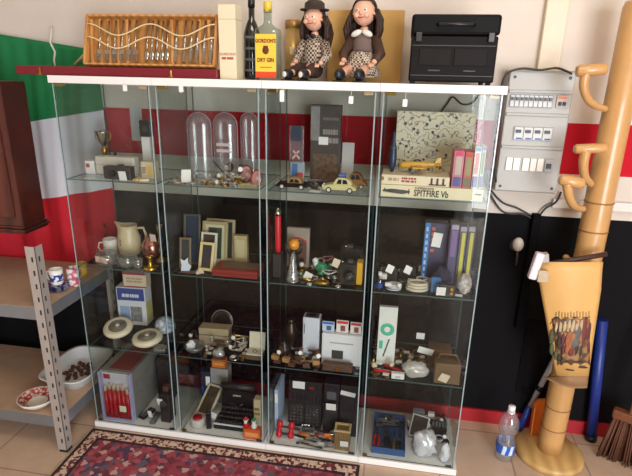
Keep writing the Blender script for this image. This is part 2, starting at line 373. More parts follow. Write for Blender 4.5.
t = bottle('dark_bottle', 'dark glass bottle with pale bands between ivory carton and yellow-labelled bottle', cx+.004, .17, [(.029, 0), (.031, .01), (.031, .17), (.022, .20), (.012, .22), (.012, .27)], P(24, 26, 22, rough=.12, coat=.6), BLACK, [(.0135, .262), (.0135, .295)])
for z in (.03, .07, .11, .15): MB().lathe([(.0316, z), (.0316, z+.009)], 20, cap=False).build('pale_band', P(96, 100, 104, rough=.4), t)
cx, yf, w_, h_ = fit(253, 279, 38, 82, ZT, .06)
t = thing('gin_bottle', 'square gin bottle with yellow and red label on the cabinet top', 'bottle', (cx, .095, ZT))
def sq(r, d, z, n=24, e=4):
    return [Vector((r*math.copysign(abs(math.cos(a))**(2/e), math.cos(a)), d*math.copysign(abs(math.sin(a))**(2/e), math.sin(a)), z)) for a in (2*PI*i/n for i in range(n))]
g = clear('pale_green_glass', (.72, .80, .74), .12, .02)
MB().rings([sq(r, d, z) for r, d, z in ((.046, .032, 0), (.048, .034, .006), (.048, .034, .165), (.044, .031, .178), (.02, .018, .192), (.014, .014, .20), (.014, .014, .245))]).build('glass', g, t)
MB().lathe([(.0155, .236), (.0155, .27), (.014, .272)], 18).build('cap', P(226, 196, 70, rough=.35), t)
MB().box(-.039, .039, -.0356, -.0346, .022, .160).build('yellow_label', P(236, 196, 66, rough=.5, var=.04), t)
MB().box(-.039, .039, -.0359, -.0349, .008, .030).build('red_label', P(222, 70, 38, rough=.5), t)
text("GORDON'S", .019, P(120, 30, 26), t, (0, -.0366, .136), sx=.78, bold=.03); text("DRY GIN", .020, P(110, 40, 26), t, (0, -.0366, .070), sx=.8, bold=.03); MB().box(-.022, .022, -.0362, -.0350, .044, .047).build('small_print', P(150, 90, 40), t)
MB().sph((0, -.0356, .104), (.013, .0015, .014), 14).box(-.009, .009, -.037, -.0352, .115, .12).build('emblem', P(96, 44, 28), t)

# dolls
def doll(name, label, cx, cy, rz, shirt, trouser, shoe, dress, sc=1.0):
    t = thing(name, label, 'doll', (cx, cy, ZT), rz); t.scale = (sc, sc, sc)
    J = dict(pel=(0, .02, .045), ch=(0, .025, .13), nk=(0, .025, .192), hd=(0, .015, .215), sl=(-.045, .022, .165), sr=(.045, .022, .165), el=(-.075, -.005, .105), er=(.078, -.005, .105), hl=(-.055, -.06, .075), hr=(.062, -.055, .07),
             kl=(-.035, -.07, .045), kr=(.035, -.07, .045), fl=(-.038, -.135, .03), fr=(.040, -.135, .03))
    R = dict(pel=.04, ch=.038, nk=.016, hd=.02, sl=.018, sr=.018, el=.014, er=.014, hl=.011, hr=.011, kl=.02, kr=.02, fl=.015, fr=.015)
    E_ = [('pel', 'ch'), ('ch', 'nk'), ('nk', 'hd'), ('ch', 'sl'), ('ch', 'sr'), ('sl', 'el'), ('el', 'hl'), ('sr', 'er'), ('er', 'hr'), ('pel', 'kl'), ('kl', 'fl'), ('pel', 'kr'), ('kr', 'fr')]
    ks = list(J); me = bpy.data.meshes.new('body'); me.from_pydata([J[k] for k in ks], [(ks.index(a), ks.index(b)) for a, b in E_], [])
    o = bpy.data.objects.new('tmp', me); COL.objects.link(o); md = o.modifiers.new('skin', 'SKIN')
    for i, k in enumerate(ks): me.skin_vertices[0].data[i].radius = (R[k], R[k])
    me.skin_vertices[0].data[0].use_root = True
    o.modifiers.new('sub', 'SUBSURF').levels = 2
    dg = bpy.context.evaluated_depsgraph_get(); dg.update(); nm = bpy.data.meshes.new_from_object(o.evaluated_get(dg)); bpy.data.objects.remove(o)
    mb = MB(); mb.bm.from_mesh(nm); bpy.data.meshes.remove(nm)
    mb.sph((0, .008, .262), (.044, .044, .050), 20); mb.sph((0, -.037, .256), (.007, .009, .007), 10)
    for s in (-1, 1):
        mb.sph((s*.044, .01, .258), (.006, .009, .012), 8); mb.sph((s*.02, -.028, .248), (.013, .009, .011), 10)
        h = J['hl'] if s < 0 else J['hr']
        for i in range(4): mb.tube([(h[0]-.007+i*.0047, h[1]-.006, h[2]), (h[0]-.008+i*.0053, h[1]-.019, h[2]-.003), (h[0]-.007+i*.005, h[1]-.025, h[2]-.012)], [.0033, .003, .0024], 6)
        mb.tube([(h[0]-s*.008, h[1], h[2]), (h[0]-s*.015, h[1]-.010, h[2]+.002)], [.0038, .003], 6)
    for f in mb.bm.faces: f.smooth = True
    mb.build('body', SKIN, t)
    for s in (-1, 1):
        e = MB().sph((s*.016, -.0315, .266), (.0075, .005, .006), 12).build('eye', WHITE, t); MB().sph((s*.016, -.0362, .266), (.0032, .0015, .0036), 8).build('iris', P(60, 40, 26, rough=.2), e)
    MB().tube([(-.010, -.0335, .240), (0, -.0365, .238), (.010, -.0335, .240)], .0022, 6).build('mouth', P(184, 70, 70), t)
    hb = MB().sph((0, .016, .270), (.051, .048, .052), 20)
    bmesh.ops.delete(hb.bm, geom=[v for v in hb.bm.verts if v.co.y < -.012 and v.co.z < .292], context='VERTS')
    for i in range(26):
        a = PI*(-.06+1.12*i/25); x, y = .05*math.cos(a), .02+.046*math.sin(a); q = random.uniform(.85, 1.15)
        hb.tube([(x*.9, y, .27), (x*1.25, y*1.1+.004, .235), (x*1.35*q, y*1.15, .20), (x*1.25*q, y*1.1, .165-.03*random.random())], [.012, .014, .013, .005], 7)
    hb.build('hair', HAIR, t)
    if dress:
        MB().lathe([(.078, .018), (.082, .024), (.062, .075), (.046, .105), (.040, .115)], 26, c=(0, 0, 0), sy=1.0).build('skirt', dress, t)
        MB().lathe([(.043, .10), (.046, .13), (.046, .16), (.03, .186), (.02, .192)], 20, c=(0, .024, 0), sy=.95).build('bodice', shirt, t)
        cl = MB()
        for s in (-1, 1): cl.sph((s*.022, -.012, .184), (.024, .012, .012), 12, RY(s*.4, (s*.022, -.012, .184)))
        cl.build('collar', P(228, 224, 216, rough=.6), t)
    else:
        MB().lathe([(.05, .06), (.054, .075), (.052, .13), (.046, .165), (.03, .188), (.02, .194)], 22, c=(0, .024, 0), sy=.92).build('shirt', shirt, t)
        for s in (-1, 1): MB().tube([(s*.012, .01, .047), (s*.034, -.07, .047), (s*.038, -.115, .034)], [.036, .026, .021], 12).build('trouser_leg', trouser, t)
        bw = MB()
        for s in (-1, 1): bw.sph((s*.014, -.024, .188), (.014, .008, .010), 10)
        bw.build('bow_tie', P(30, 26, 26), t)
        MB().lathe([(.064, .296), (.066, .300), (.046, .302), (.044, .325), (.03, .336), (.005, .340)], 22, c=(0, .014, 0)).build('cap', P(58, 46, 40, rough=.7), t)
    for s in (-1, 1):
        a, b2, c = (J['sl'], J['el'], J['hl']) if s < 0 else (J['sr'], J['er'], J['hr'])
        MB().tube([a, b2, tuple(b2[i]*.25+c[i]*.75 for i in range(3))], [.025, .021, .016], 10).build('sleeve', shirt if not dress else P(74, 48, 34, rough=.7, var=.2), t)
        sh = MB().sph((s*.039, -.150, .026), (.021, .034, .0245), 14).box(s*.039-.019, s*.039+.019, -.184, -.118, .0008, .006, .002).build('shoe', shoe, t)
        if not dress: MB().sph((s*.039, -.183, .026), (.010, .004, .013), 10).build('toe_cap', P(220, 214, 206), sh)
    return t
plaid = P(186, 168, 148, rough=.8, c2=(52, 42, 40), kind='checker', scale=105); plaid2 = P(196, 178, 160, rough=.8, c2=(56, 44, 42), kind='checker', scale=125)
doll('boy_doll', 'seated doll in a checked shirt and flat cap next to the yellow-labelled bottle', at(311, 80, y=.17).x, .19, -.30, plaid, P(58, 36, 30, rough=.8), P(30, 28, 30, rough=.35), None, .86)
doll('girl_doll', 'seated curly-haired doll in a checked skirt with white collar', at(360, 80, y=.17).x, .19, -.20, P(110, 92, 86, rough=.8), None, P(26, 28, 34, rough=.35), plaid2, .95)
cx, yf, w_, h_ = fit(284, 300, 20, 80, ZT, .29)
t = thing('gift_tube', 'tall gold cardboard tube standing behind the doll with the cap', 'tube', (cx, .315, ZT))
MB().lathe([(w_/2, 0), (w_/2, h_-.03)], 22).build('tube', P(196, 160, 96, rough=.35, metal=.4), t); MB().lathe([(w_/2+.001, h_-.0295), (w_/2+.001, h_), (w_/2-.004, h_+.002)], 22).build('lid', P(170, 130, 70, rough=.35, metal=.4), t)
MB().box(-.008, .008, -w_/2-.001, -w_/2+.004, .10, .13, .002).build('emblem', P(226, 206, 160), t)
cx, yf, w_, h_ = fit(327, 400, 10, 83, ZT, .325)
t = thing('cardboard_box', 'plain ochre cardboard box standing behind the curly-haired doll', 'box', (cx, .343, ZT))
MB().cb(w_, .034, h_, bev=.001).build('carton', P(196, 152, 82, rough=.7, var=.06), t); MB().cb(.04, .001, h_, y=-.0178).build('sealing_tape', P(206, 168, 104, rough=.3), t)
# black case
cx, yf, w_, h_ = fit(408, 493, 14, 85, ZT, .045)
t = thing('equipment_case', 'black plastic case with recessed front panels at the right of the cabinet tops', 'case', (cx, yf+.11, ZT))
pl = P(22, 19, 19, rough=.55, var=.15)
for mq in (pl, P(14, 13, 14, rough=.5), P(30, 26, 26, rough=.55)): mq.node_tree.nodes['Principled BSDF'].inputs['Specular IOR Level'].default_value = .12
MB().box(-w_/2, w_/2, -.11, .11, .008, h_*.70, .006).build('lower_shell', pl, t); MB().box(-w_/2-.003, w_/2+.003, -.115, .11, h_*.70+.002, h_, .01).build('lid', P(14, 13, 14, rough=.5), t)
for s in (-1, 1):
    MB().box(min(s*.004, s*.115), max(s*.004, s*.115), -.113, -.1095, .062, .118, .002).build('front_panel', P(30, 26, 26, rough=.55), t)
    MB().box(s*.06-.02, s*.06+.02, -.1125, -.1098, .044, .048).build('badge', P(60, 58, 58), t)
    MB().cb(.02, .014, .03, z=h_*.70-.02, x=s*.12, y=-.117, bev=.002).build('latch', P(50, 46, 46, rough=.3), t)
    for y in (-.09, .09): MB().cyl((s*.13, y, 0), (s*.13, y, .012), .009).build('foot', MATTEBLACK, t)
MB().box(-.14, .14, -.1122, -.1098, .028, .0305).box(-.14, .14, -.1122, -.1098, .126, .1285).build('trim_line', P(64, 58, 56), t)
MB().tube([(-.06, -.115, h_*.85), (-.055, -.135, h_*.85), (.055, -.135, h_*.85), (.06, -.115, h_*.85)], .006, 8).build('handle', BLACK, t)

# keys hanging in the top locks: small white tags on the cabinets' front edge
for k, (u, v, h) in enumerate(((181, 88, 8), (282, 96, 11), (351, 100, 7), (405, 103, 7), (125, 88, 6))):
    c = CABS[[1, 2, 2, 3, 0][k]]
    q = at(u, v, y=-.004); kpx = (q-CAM).dot(_f)/FPX
    o = MB().cb(4.5*kpx, .0015, h*kpx, z=-h*kpx/2).tube([(0, 0, h*kpx/2), (.001, .0005, 1.62-q.z)], .0008, 5).build('hanging_tag', PAPER, c, label='small white hanging tag')
    o.location = Vector((q.x, -.004, q.z)) - c.location

# ------------------------------------------------------------------ left: flag, metal shelving, crockery, mahogany cabinet
def flag():
    NX, NZ = 60, 44; mb = MB(); vs = []
    xl, xr = -.78, -.012
    for i in range(NX+1):
        s = i/NX; x = xl+(xr-xl)*s
        tz_ = 1.84-.10*s; gw = 1.36+.13*s; wr = .95+.155*s; bz = .60 + (.06*s if s < .6 else .036+ (s-.6)*.42)
        col = []
        for j in range(NZ+1):
            q = j/NZ
            if q < .33: z = tz_+(gw-tz_)*q/.33
            elif q < .66: z = gw+(wr-gw)*(q-.33)/.33
            else: z = wr+(bz-wr)*(q-.66)/.34
            amp = .006+.014*q
            y = .375+amp*math.sin(s*26+1.2*math.sin(q*3))+.004*math.sin(s*61+q*4)
            col.append(mb.bm.verts.new((x, y, z)))
        vs.append(col)
    for i in range(NX):
        for j in range(NZ):
            f = mb.bm.faces.new((vs[i][j], vs[i][j+1], vs[i+1][j+1], vs[i+1][j])); f.smooth = True; q = (j+.5)/NZ
            f.material_index = 0 if q < .33 else 1 if q < .66 else 2
    o = mb.build('flag', [P(16, 120, 66, rough=.8, var=.05), P(222, 220, 228, rough=.8, var=.03), P(206, 24, 44, rough=.8, var=.05)])
    md = o.modifiers.new('thick', 'SOLIDIFY'); md.thickness = .0015
    tagit(o, 'green, white and red flag hanging on the back wall left of the cabinets', 'flag')
flag()
def cordtag(mb, name, mt, label, cat, loc=(0, 0, 0), group=None): return tagit(mb.build(name, mt, None, loc), label, cat, group)
pts = [at(u, v, y=.345) for u, v in ((48, 26), (51, 36), (50, 42), (55, 52), (54, 60), (55, 66))]
pts[0].y = .37
cordtag(MB().tube(pts, .0045, 7), 'cord', P(222, 222, 206, rough=.8), 'white cord hanging down in front of the green part of the flag', 'cord')
pts = [at(74, 65, y=.335), at(82, 57, y=.335), at(91, 47, y=.335)]
tagit(MB().tube(pts, .0055, 8).build('wooden_stick', P(206, 184, 130, rough=.5)), 'pale wooden stick slanting up beside the left edge of the cutlery tray', 'stick')

SX0, SX1, SY0, SY1 = -.915, -.018, -.19, .325
t = thing('metal_shelving', 'grey slotted metal shelving unit standing left of the cabinets', 'shelf', ((SX0+SX1)/2, (SY0+SY1)/2, 0))
hx, hy = (SX1-SX0)/2, (SY1-SY0)/2
galv = P(186, 178, 172, rough=.4, metal=.35, var=.08)
for sx in (-1, 1):
    for sy in (-1, 1):
        mb = MB(); X = sx*hx; Y = sy*hy; top = .985 if sy < 0 else .722
        mb.m(0).box(min(X, X-sx*.044), max(X, X-sx*.044), min(Y, Y-sy*.002), max(Y, Y-sy*.002), 0, top)
        mb.box(min(X, X-sx*.002), max(X, X-sx*.002), min(Y, Y-sy*.044), max(Y, Y-sy*.044), 0, top)
        sl = mb; mb.m(1)
        for k in range(16):
            z = .05+k*.058
            sl.box(X-sx*.018-.004, X-sx*.018+.004, Y-.0004 if sy < 0 else Y-.0023, Y+.0023 if sy < 0 else Y+.0004, z, z+.022)
            sl.box(X-.0004 if sx < 0 else X-.0023, X+.0023 if sx < 0 else X+.0004, Y-sy*.018-.004, Y-sy*.018+.004, z, z+.022)
        up = mb.build('upright', [galv, P(40, 36, 36, rough=.7)], t)
        MB().cb(.04, .04, .012, z=-.0, x=X-sx*.018, y=Y-sy*.018, bev=.002).build('foot', MATTEBLACK, up)
for z in (.19, .72):
    b = MB().box(-hx+.003, hx-.003, -hy+.003, hy-.003, z-.018, z).build('board', P(188, 160, 134, rough=.65, c2=(168, 138, 112), kind='noise', scale=18), t)
    MB().box(-hx+.036, hx-.036, -hy+.001, -hy+.003, z-.058, z-.002).box(hx-.003, hx-.001, -hy+.036, hy-.036, z-.058, z-.002).build('lip', P(146, 150, 156, rough=.35, metal=.6), b)
# mahogany wall cabinet whose moulded corner shows
q = at(41, 200, y=.10); qb = at(42, 236, y=-.05)
t = thing('wall_cabinet', 'dark mahogany wall cabinet with moulded foot at the left edge', 'cabinet', (-.95, .025, qb.z))
wx = q.x+.963
MB().box(.0, wx, -.07, .07, .03, .62, .004).build('body', DWOOD, t)
MB().box(0, wx+.006, -.076, .076, .022, .034, .004).box(0, wx+.014, -.084, .08, .010, .022, .005).box(0, wx+.006, -.076, .076, 0, .010, .003).build('moulding', DWOOD, t)
MB().box(.03, wx-.03, -.076, -.069, .07, .58, .004).build('door', P(96, 44, 30, rough=.3, c2=(70, 28, 20), kind='wave', scale=4), t)

def cup(name, label, loc, r, h, mt, band=None, rz=0, cat='mug', handle=True, group=None):
    t = thing(name, label, cat, loc, rz, group)
    MB().lathe([(r*.75, 0), (r*.95, h*.2), (r, h*.6), (r*1.02, h), (r*.92, h), (r*.88, h*.3), (r*.5, h*.08), (0, h*.07)], 24, cap=False).lathe([(0, .0005), (r*.75, 0)], 24, cap=False).build('bowl', mt, t)
    if handle: MB().tube([(-r*.95, 0, h*.78), (-r*1.5, 0, h*.8), (-r*1.7, 0, h*.5), (-r*1.4, 0, h*.25), (-r*.92, 0, h*.25)], r*.12, 7).build('handle', mt, t)
    if band: MB().lathe([(r*.985, h*.25), (r*1.01, h*.35), (r*1.035, h*.7)], 24, cap=False).build('painted_band', band, t)
    return t
z = .7205
bw = P(214, 220, 234, rough=.3, c2=(40, 60, 130), kind='voronoi', scale=60, thr=(.35, .42)); fl = P(226, 220, 222, rough=.3, c2=(190, 90, 110), kind='voronoi', scale=50, thr=(.4, .55))
# stack of saucers with a mug on it
cx, yf, w_, h_ = fit(44, 59, 285, 296, z)
for i in range(4):
    tagit(MB().lathe([(.022, 0), (.030, .002), (.044, .0085), (.045, .0095), (.030, .0045), (.0, .0035)], 24).build('saucer', bw, None, (at(51, 294, z=z).x, at(51, 294, z=z).y+.05, z+i*.0062)), 'blue and white saucer in the stack on the grey metal shelving', 'saucer', 'saucers in the stack')
q = at(51, 294, z=z)
cup('patterned_mug', 'blue and white patterned mug on top of the saucer stack', (q.x, q.y+.05, z+.0286), .028, .07, WHITE, bw)
q = at(66, 289, z=z); cup('flowered_mug', 'white mug with pink flowers on the metal shelving right of the saucers', (q.x+.012, q.y+.05, z), .030, .085, fl, None, PI, handle=False)
q = at(78, 276, z=z); cup('yellow_jar', 'small yellow jar behind the flowered mug on the metal shelving', (q.x+.01, q.y+.02, z), .024, .062, YELLOW, None, 0, 'jar', False)
z = .1905
# rounded rectangular enamel dish
q = at(86, 388, z=z); dx = -.152; dy = .142
def rr(a, b, zz, n=32, e=4): return [Vector((p.x, p.y, p.z)) for p in sq(a, b, zz, n, e)]
t = thing('enamel_dish', 'white rectangular enamel dish on the bottom board of the metal shelving', 'dish', (dx, dy, z))
MB().rings([rr(.10, .14, 0), rr(.122, .165, .05), rr(.130, .175, .058), rr(.130, .175, .061), rr(.118, .160, .055), rr(.096, .135, .006)], cap=True).build('dish', P(226, 230, 232, rough=.3, var=.03), t)
for i in range(16):
    a = i*2.4; r = .012+.017*math.sqrt(i)
    tagit(MB().sph((0, 0, .010), (.016, .011, .010), 10).build('pine_cone' if 0 else 'dried_chestnut', P(92, 48, 36, rough=.6, var=.25, scale=80), None, (dx+r*math.cos(a)*.8, dy+r*math.sin(a), z+.008), (0, 0, a)), 'brown dried chestnut in the heap in the white enamel dish', 'chestnut', 'chestnuts in the enamel dish')
q = at(46, 404, z=z)
t = thing('patterned_bowl', 'shallow white bowl with red pattern behind the shelving upright', 'bowl', (q.x-.03, q.y-.012-.0, z))
MB().lathe([(.04, 0), (.070, .025), (.082, .045), (.079, .046), (.067, .028), (.0, .006)], 30).build('bowl', P(226, 220, 210, rough=.3, var=.03), t)
MB().lathe([(.0775, .0445), (.068, .0302), (.042, .0204)], 30, cap=False).build('red_pattern', P(206, 190, 176, rough=.4, c2=(160, 50, 48), kind='voronoi', scale=70, thr=(.3, .6)), t)

# ------------------------------------------------------------------ right: meter box, cables, coat stand, banner, brooms, bottle
yp = .315
A_ = at(511, 71, y=yp); B_ = at(577, 72, y=yp); C_ = at(494, 190, y=yp); D_ = at(556, 194, y=yp)
x0, x1 = (A_.x+C_.x)/2, (B_.x+D_.x)/2; z1, z0 = (A_.z+B_.z)/2, (C_.z+D_.z)/2
t = thing('meter_box', 'grey electrical distribution box fixed to the white and red wall', 'electrical box', ((x0+x1)/2, WY, z0)); w2 = (x1-x0)/2; hh = z1-z0; dd = WY-yp
pg = P(164, 161, 156, rough=.5, var=.03); pg2 = P(176, 174, 170, rough=.45, var=.03)
MB().box(-w2-.004, w2+.004, -dd+.012, 0, -.004, hh+.004, .006).build('enclosure', pg, t)
MB().box(-w2, w2, -dd, -dd+.013, 0, hh, .005).build('cover', pg2, t)
def px(u, v, yy=yp): q = at(u, v, y=yy); return q.x-(x0+x1)/2, q.z-z0
for v in (90, 113, 146): # raised ledges between the rows
    zz = px(530, v)[1]; MB().box(-w2+.004, w2-.004, -dd-.008, -dd+.001, zz-.012, zz, .003).build('ledge', pg2, t)
for zz in (.02, hh-.022):
    for s in (-1, 1): MB().cyl((s*(w2-.02), -dd-.002, zz), (s*(w2-.02), -dd+.001, zz), .006).build('screw', DGREY, t)
za = px(535, 107)[1]; zb2 = px(535, 95.5)[1]; xa = px(508, 102)[0]+.006; xb = px(552, 102)[0]
MB().box(xa-.004, xb+.004, -dd-.0015, -dd+.001, za-.003, zb2+.003).build('breaker_slot', P(150, 152, 156), t)
n = 9
for i in range(n):
    x = xa+(xb-xa)*i/n; b = MB().box(x+.001, x+(xb-xa)/n-.001, -dd-.008, -dd, za, zb2, .001).build('breaker', P(206, 206, 206, rough=.4), t)
    MB().box(x+.004, x+(xb-xa)/n-.004, -dd-.017, -dd-.007, (za+zb2)/2+.002, (za+zb2)/2+.014, .001).build('toggle', P(64, 70, 84, rough=.4), b)
xa2, xb2 = px(556, 102)[0], px(567, 102)[0]
b = MB().box(xa2, xb2, -dd-.008, -dd, za, zb2+.002, .001).build('main_switch', P(196, 190, 186), t)
MB().box(xa2+.004, xb2-.003, -dd-.0085, -dd-.007, zb2-.010, zb2-.001).build('orange_label', ORANGE, b)
for k in (0, 1): MB().box(xa2+.008+k*.016, xa2+.018+k*.016, -dd-.016, -dd-.007, za+.008, za+.022, .001).build('toggle', P(44, 40, 44), b)
za = px(535, 140)[1]; zb2 = px(535, 127.5)[1]; xa = px(512, 133)[0]+.006; xb = px(553, 133)[0]-.004
MB().box(xa-.004, xb+.004, -dd-.0015, -dd+.001, za-.003, zb2+.003).build('module_slot', P(160, 162, 166), t)
for i in range(4):
    x = xa+(xb-xa)*i/4; b = MB().box(x+.001, x+(xb-xa)/4-.001, -dd-.008, -dd, za, zb2, .001).build('timer_module', P(208, 208, 208, rough=.4), t)
    MB().box(x+.006, x+(xb-xa)/4-.010, -dd-.013, -dd-.007, zb2-.022, zb2-.010, .001).build('dark_toggle', P(70, 74, 84), b)
    MB().box(x+.010, x+(xb-xa)/4-.004, -dd-.0085, -dd-.007, za+.002, za+.008).build('blue_label', P(60, 90, 170), b)
za = px(530, 171)[1]; zb2 = px(530, 158)[1]
for i, (u0, u1) in enumerate(((505.5, 512), (512.8, 519.5), (522, 529), (529.8, 536), (536.8, 543))):
    MB().box(px(u0, 164)[0], px(u1, 164)[0], -dd-.007, -dd, za, zb2, .002).build('white_blank', P(240, 238, 232, rough=.35, var=.02), t)
b = MB().box(px(544.5, 164)[0], px(553, 164)[0], -dd-.007, -dd, za, zb2, .002).build('socket_module', P(176, 178, 180), t)
MB().box(px(546, 164)[0], px(551, 164)[0], -dd-.012, -dd-.006, za+.014, za+.034, .002).build('dark_toggle', DGREY, b)

kb = P(34, 32, 34, rough=.45)
def cable(name, label, pix, r, yl):
    pts = [at(u, v, y=yl) for u, v in pix]; out = []
    for i in range(len(pts)-1):
        p_, a_, b_, n_ = pts[max(i-1, 0)], pts[i], pts[i+1], pts[min(i+2, len(pts)-1)]
        for k in range(6):
            s = k/6; out.append(.5*((2*a_)+(b_-p_)*s+(2*p_-5*a_+4*b_-n_)*s*s+(3*a_-p_-3*b_+n_)*s**3))
    out.append(pts[-1]); tagit(MB().tube(out, r, 7).build(name, kb), label, 'cable')
cable('cable', 'black cable looping over the top of the grey meter box', ((496, 182), (494, 150), (497, 110), (502, 84), (508, 73), (522, 68.5), (540, 70), (556, 68), (566, 71), (572, 74)), .0042, .300)
cable('cable', 'black cable running from the lower left of the meter box to the dark conduit', ((486, 168), (489, 186), (502, 202), (517, 208), (530, 215)), .0042, .405)
cable('cable', 'second black cable running from the left of the meter box to the conduit', ((483, 158), (486, 184), (502, 211), (522, 214), (531, 218)), .0042, .395)
cable('cable', 'black cable from the lower right corner of the meter box to the conduit', ((561, 192), (556, 202), (546, 208), (540, 215)), .0045, .395)
xa, xb = at(529, 240, y=.39).x, at(537, 240, y=.39).x
tagit(MB().box(xa, xb, .38, WY, at(532, 330, y=.39).z, at(532, 214, y=.39).z, .004).build('conduit', P(13, 12, 14, rough=.8)), 'black vertical cable conduit on the dark wall below the meter box', 'conduit')
# wall plug
q = at(518, 247, y=.38)
t = thing('wall_plug', 'round white plug in the dark wall left of the conduit', 'plug', (q.x, WY, q.z))
MB().tube([(0, 0, 0), (0, -.012, 0)], [.030, .028], 20).build('socket_plate', DGREY, t)
MB().sph((0, -.03, .010), (.024, .024, .032), 16).build('plug_body', P(222, 214, 206, rough=.4, var=.04), t); MB().tube([(0, -.03, -.015), (.004, -.03, -.045), (.006, -.02, -.09)], .005, 7).build('lead', P(90, 74, 70), t)

# coat stand: wooden disc, bamboo pole with rings and curved hooks
PX, PY, PR = 2.158, .225, .054
t = thing('coat_stand', 'bamboo coat stand with curved hooks at the right edge', 'coat stand', (PX, PY, 0))
MB().lathe([(.145, 0), (.15, .006), (.15, .022), (.14, .03), (.06, .034), (0, .034)], 40).build('base_disc', P(206, 168, 108, rough=.45, c2=(186, 146, 88), kind='wave', scale=5), t)
MB().lathe([(PR, .033), (PR*.98, .1), (PR*.97, 1.2), (PR*.92, 1.9), (PR*.8, 1.92)], 28).build('pole', BAMBOO, t)
for v in (433, 412, 350, 231, 202):
    zz = at(560, v, y=PY-.05).z
    if .05 < zz < 1.85: MB().lathe([(PR*.985, zz-.003), (PR*1.01, zz-.002), (PR*1.01, zz+.002), (PR*.985, zz+.003)], 28, cap=False).build('ring_joint', P(150, 100, 56, rough=.5), t)
def hook(head, arm, hr, ar, yy, yend):
    pts = [at(u, v, y=yy) for u, v in arm]; n_ = len(pts)
    for i, p in enumerate(pts): p.y = yy+(yend-yy)*(i/(n_-1))**2
    pts = [Vector((p.x-PX, p.y-PY, p.z)) for p in pts]; out = []
    for i in range(n_-1):
        p_, a_, b_, q_ = pts[max(i-1, 0)], pts[i], pts[i+1], pts[min(i+2, n_-1)]
        for k in range(6):
            s = k/6; out.append(.5*((2*a_)+(b_-p_)*s+(2*p_-5*a_+4*b_-q_)*s*s+(3*a_-p_-3*b_+q_)*s**3))
    out.append(pts[-1])
    h = MB().tube(out, [ar*(1-.35*i/len(out)) for i in range(len(out))], 12).build('hook', BAMBOO, t)
    a, b = [at(u, v, y=yy) for u, v in head]; a = Vector((a.x-PX, a.y-PY, a.z)); b = Vector((b.x-PX, b.y-PY, b.z)); d = (b-a)
    MB().tube([a-d*.03, a+d*.04, a+d*.5, b-d*.04, b+d*.03], [hr*.7, hr*.96, hr, hr*.96, hr*.7], 16).build('hook_head', BAMBOO, h)
hook(((577, 71), (606, 69)), ((586, 72), (584, 86), (589, 99), (599, 106), (612, 110)), .021, .017, .13, .19)
hook(((575, 149), (606, 148)), ((586, 150), (584, 164), (587, 178), (596, 187)), .018, .019, .13, .18)
hook(((560, 179), (583, 184)), ((567, 183), (570, 197), (578, 209), (592, 215)), .0215, .018, .09, .185)
q = at(566, 257.5, y=.19)
MB().sph((q.x-PX, q.y-PY, q.z), .013, 14).tube([(q.x-PX, q.y-PY, q.z), (-.03, .02, q.z+at(580, 262, y=.22).z-at(566, 257, y=.19).z)], .0055, 8).build('peg', BAMBOO, t)

# painted parchment hanging from a dark rod in front of the pole
yb = .12
ra, rb_ = at(537, 266, y=yb), at(607, 254, y=yb)
t = thing('parchment_hanging', 'tapering parchment hanging with a printed crowd scene, on a dark rod', 'wall hanging', ((ra.x+rb_.x)/2, yb, ra.z)); o3 = Vector(t.location)
MB().tube([Vector((ra.x, yb, ra.z))-o3, Vector((rb_.x, yb, rb_.z))-o3], .010, 12).build('rod', P(70, 48, 42, rough=.35), t)
prof = [(262, 536.5, 603), (272, 537, 602), (290, 540.5, 601), (320, 546, 596.5), (350, 551, 592), (376, 555.5, 588.5)]
mb = MB(); rows = []
parch = P(204, 154, 86, rough=.55, c2=(222, 178, 112), kind='noise', scale=7)
for v, ul, ur in prof:
    rows.append([at(ul+(ur-ul)*i/16, v, y=yb-.012-.03*math.sin(PI*i/16))-o3 for i in range(17)])
def sheet(rows, mt, name, thick=.002, parent=t):
    mb = MB(); vv = [[mb.bm.verts.new(p) for p in r] for r in rows]
    for a, b in zip(vv, vv[1:]):
        for i in range(len(a)-1): f = mb.bm.faces.new((a[i], a[i+1], b[i+1], b[i])); f.smooth = True
    ob = mb.build(name, mt, parent); md = ob.modifiers.new('thick', 'SOLIDIFY'); md.thickness = thick; md.offset = 0; return ob
sheet(rows, parch, 'parchment')
# curled lower lip, its shading put into a darker brown than the sheet
a, b = at(546, 376, y=yb), at(588, 386, y=yb); lip = []
for k in range(7):
    s = k/6; row = []
    for i in range(13):
        q = i/12; ul = 555.5+(544-555.5)*s; ur = 588.5+(587-588.5)*s; u = ul+(ur-ul)*q; v = 376+(12*s)*(.1+.9*q)+4*s*math.sin(PI*q)
        c = at(u, v, y=yb-.012-.03*math.sin(PI*q)-.045*s*s); row.append(c-o3)
    lip.append(row)
sheet(lip, P(150, 116, 82, rough=.7, var=.1), 'curled_edge')
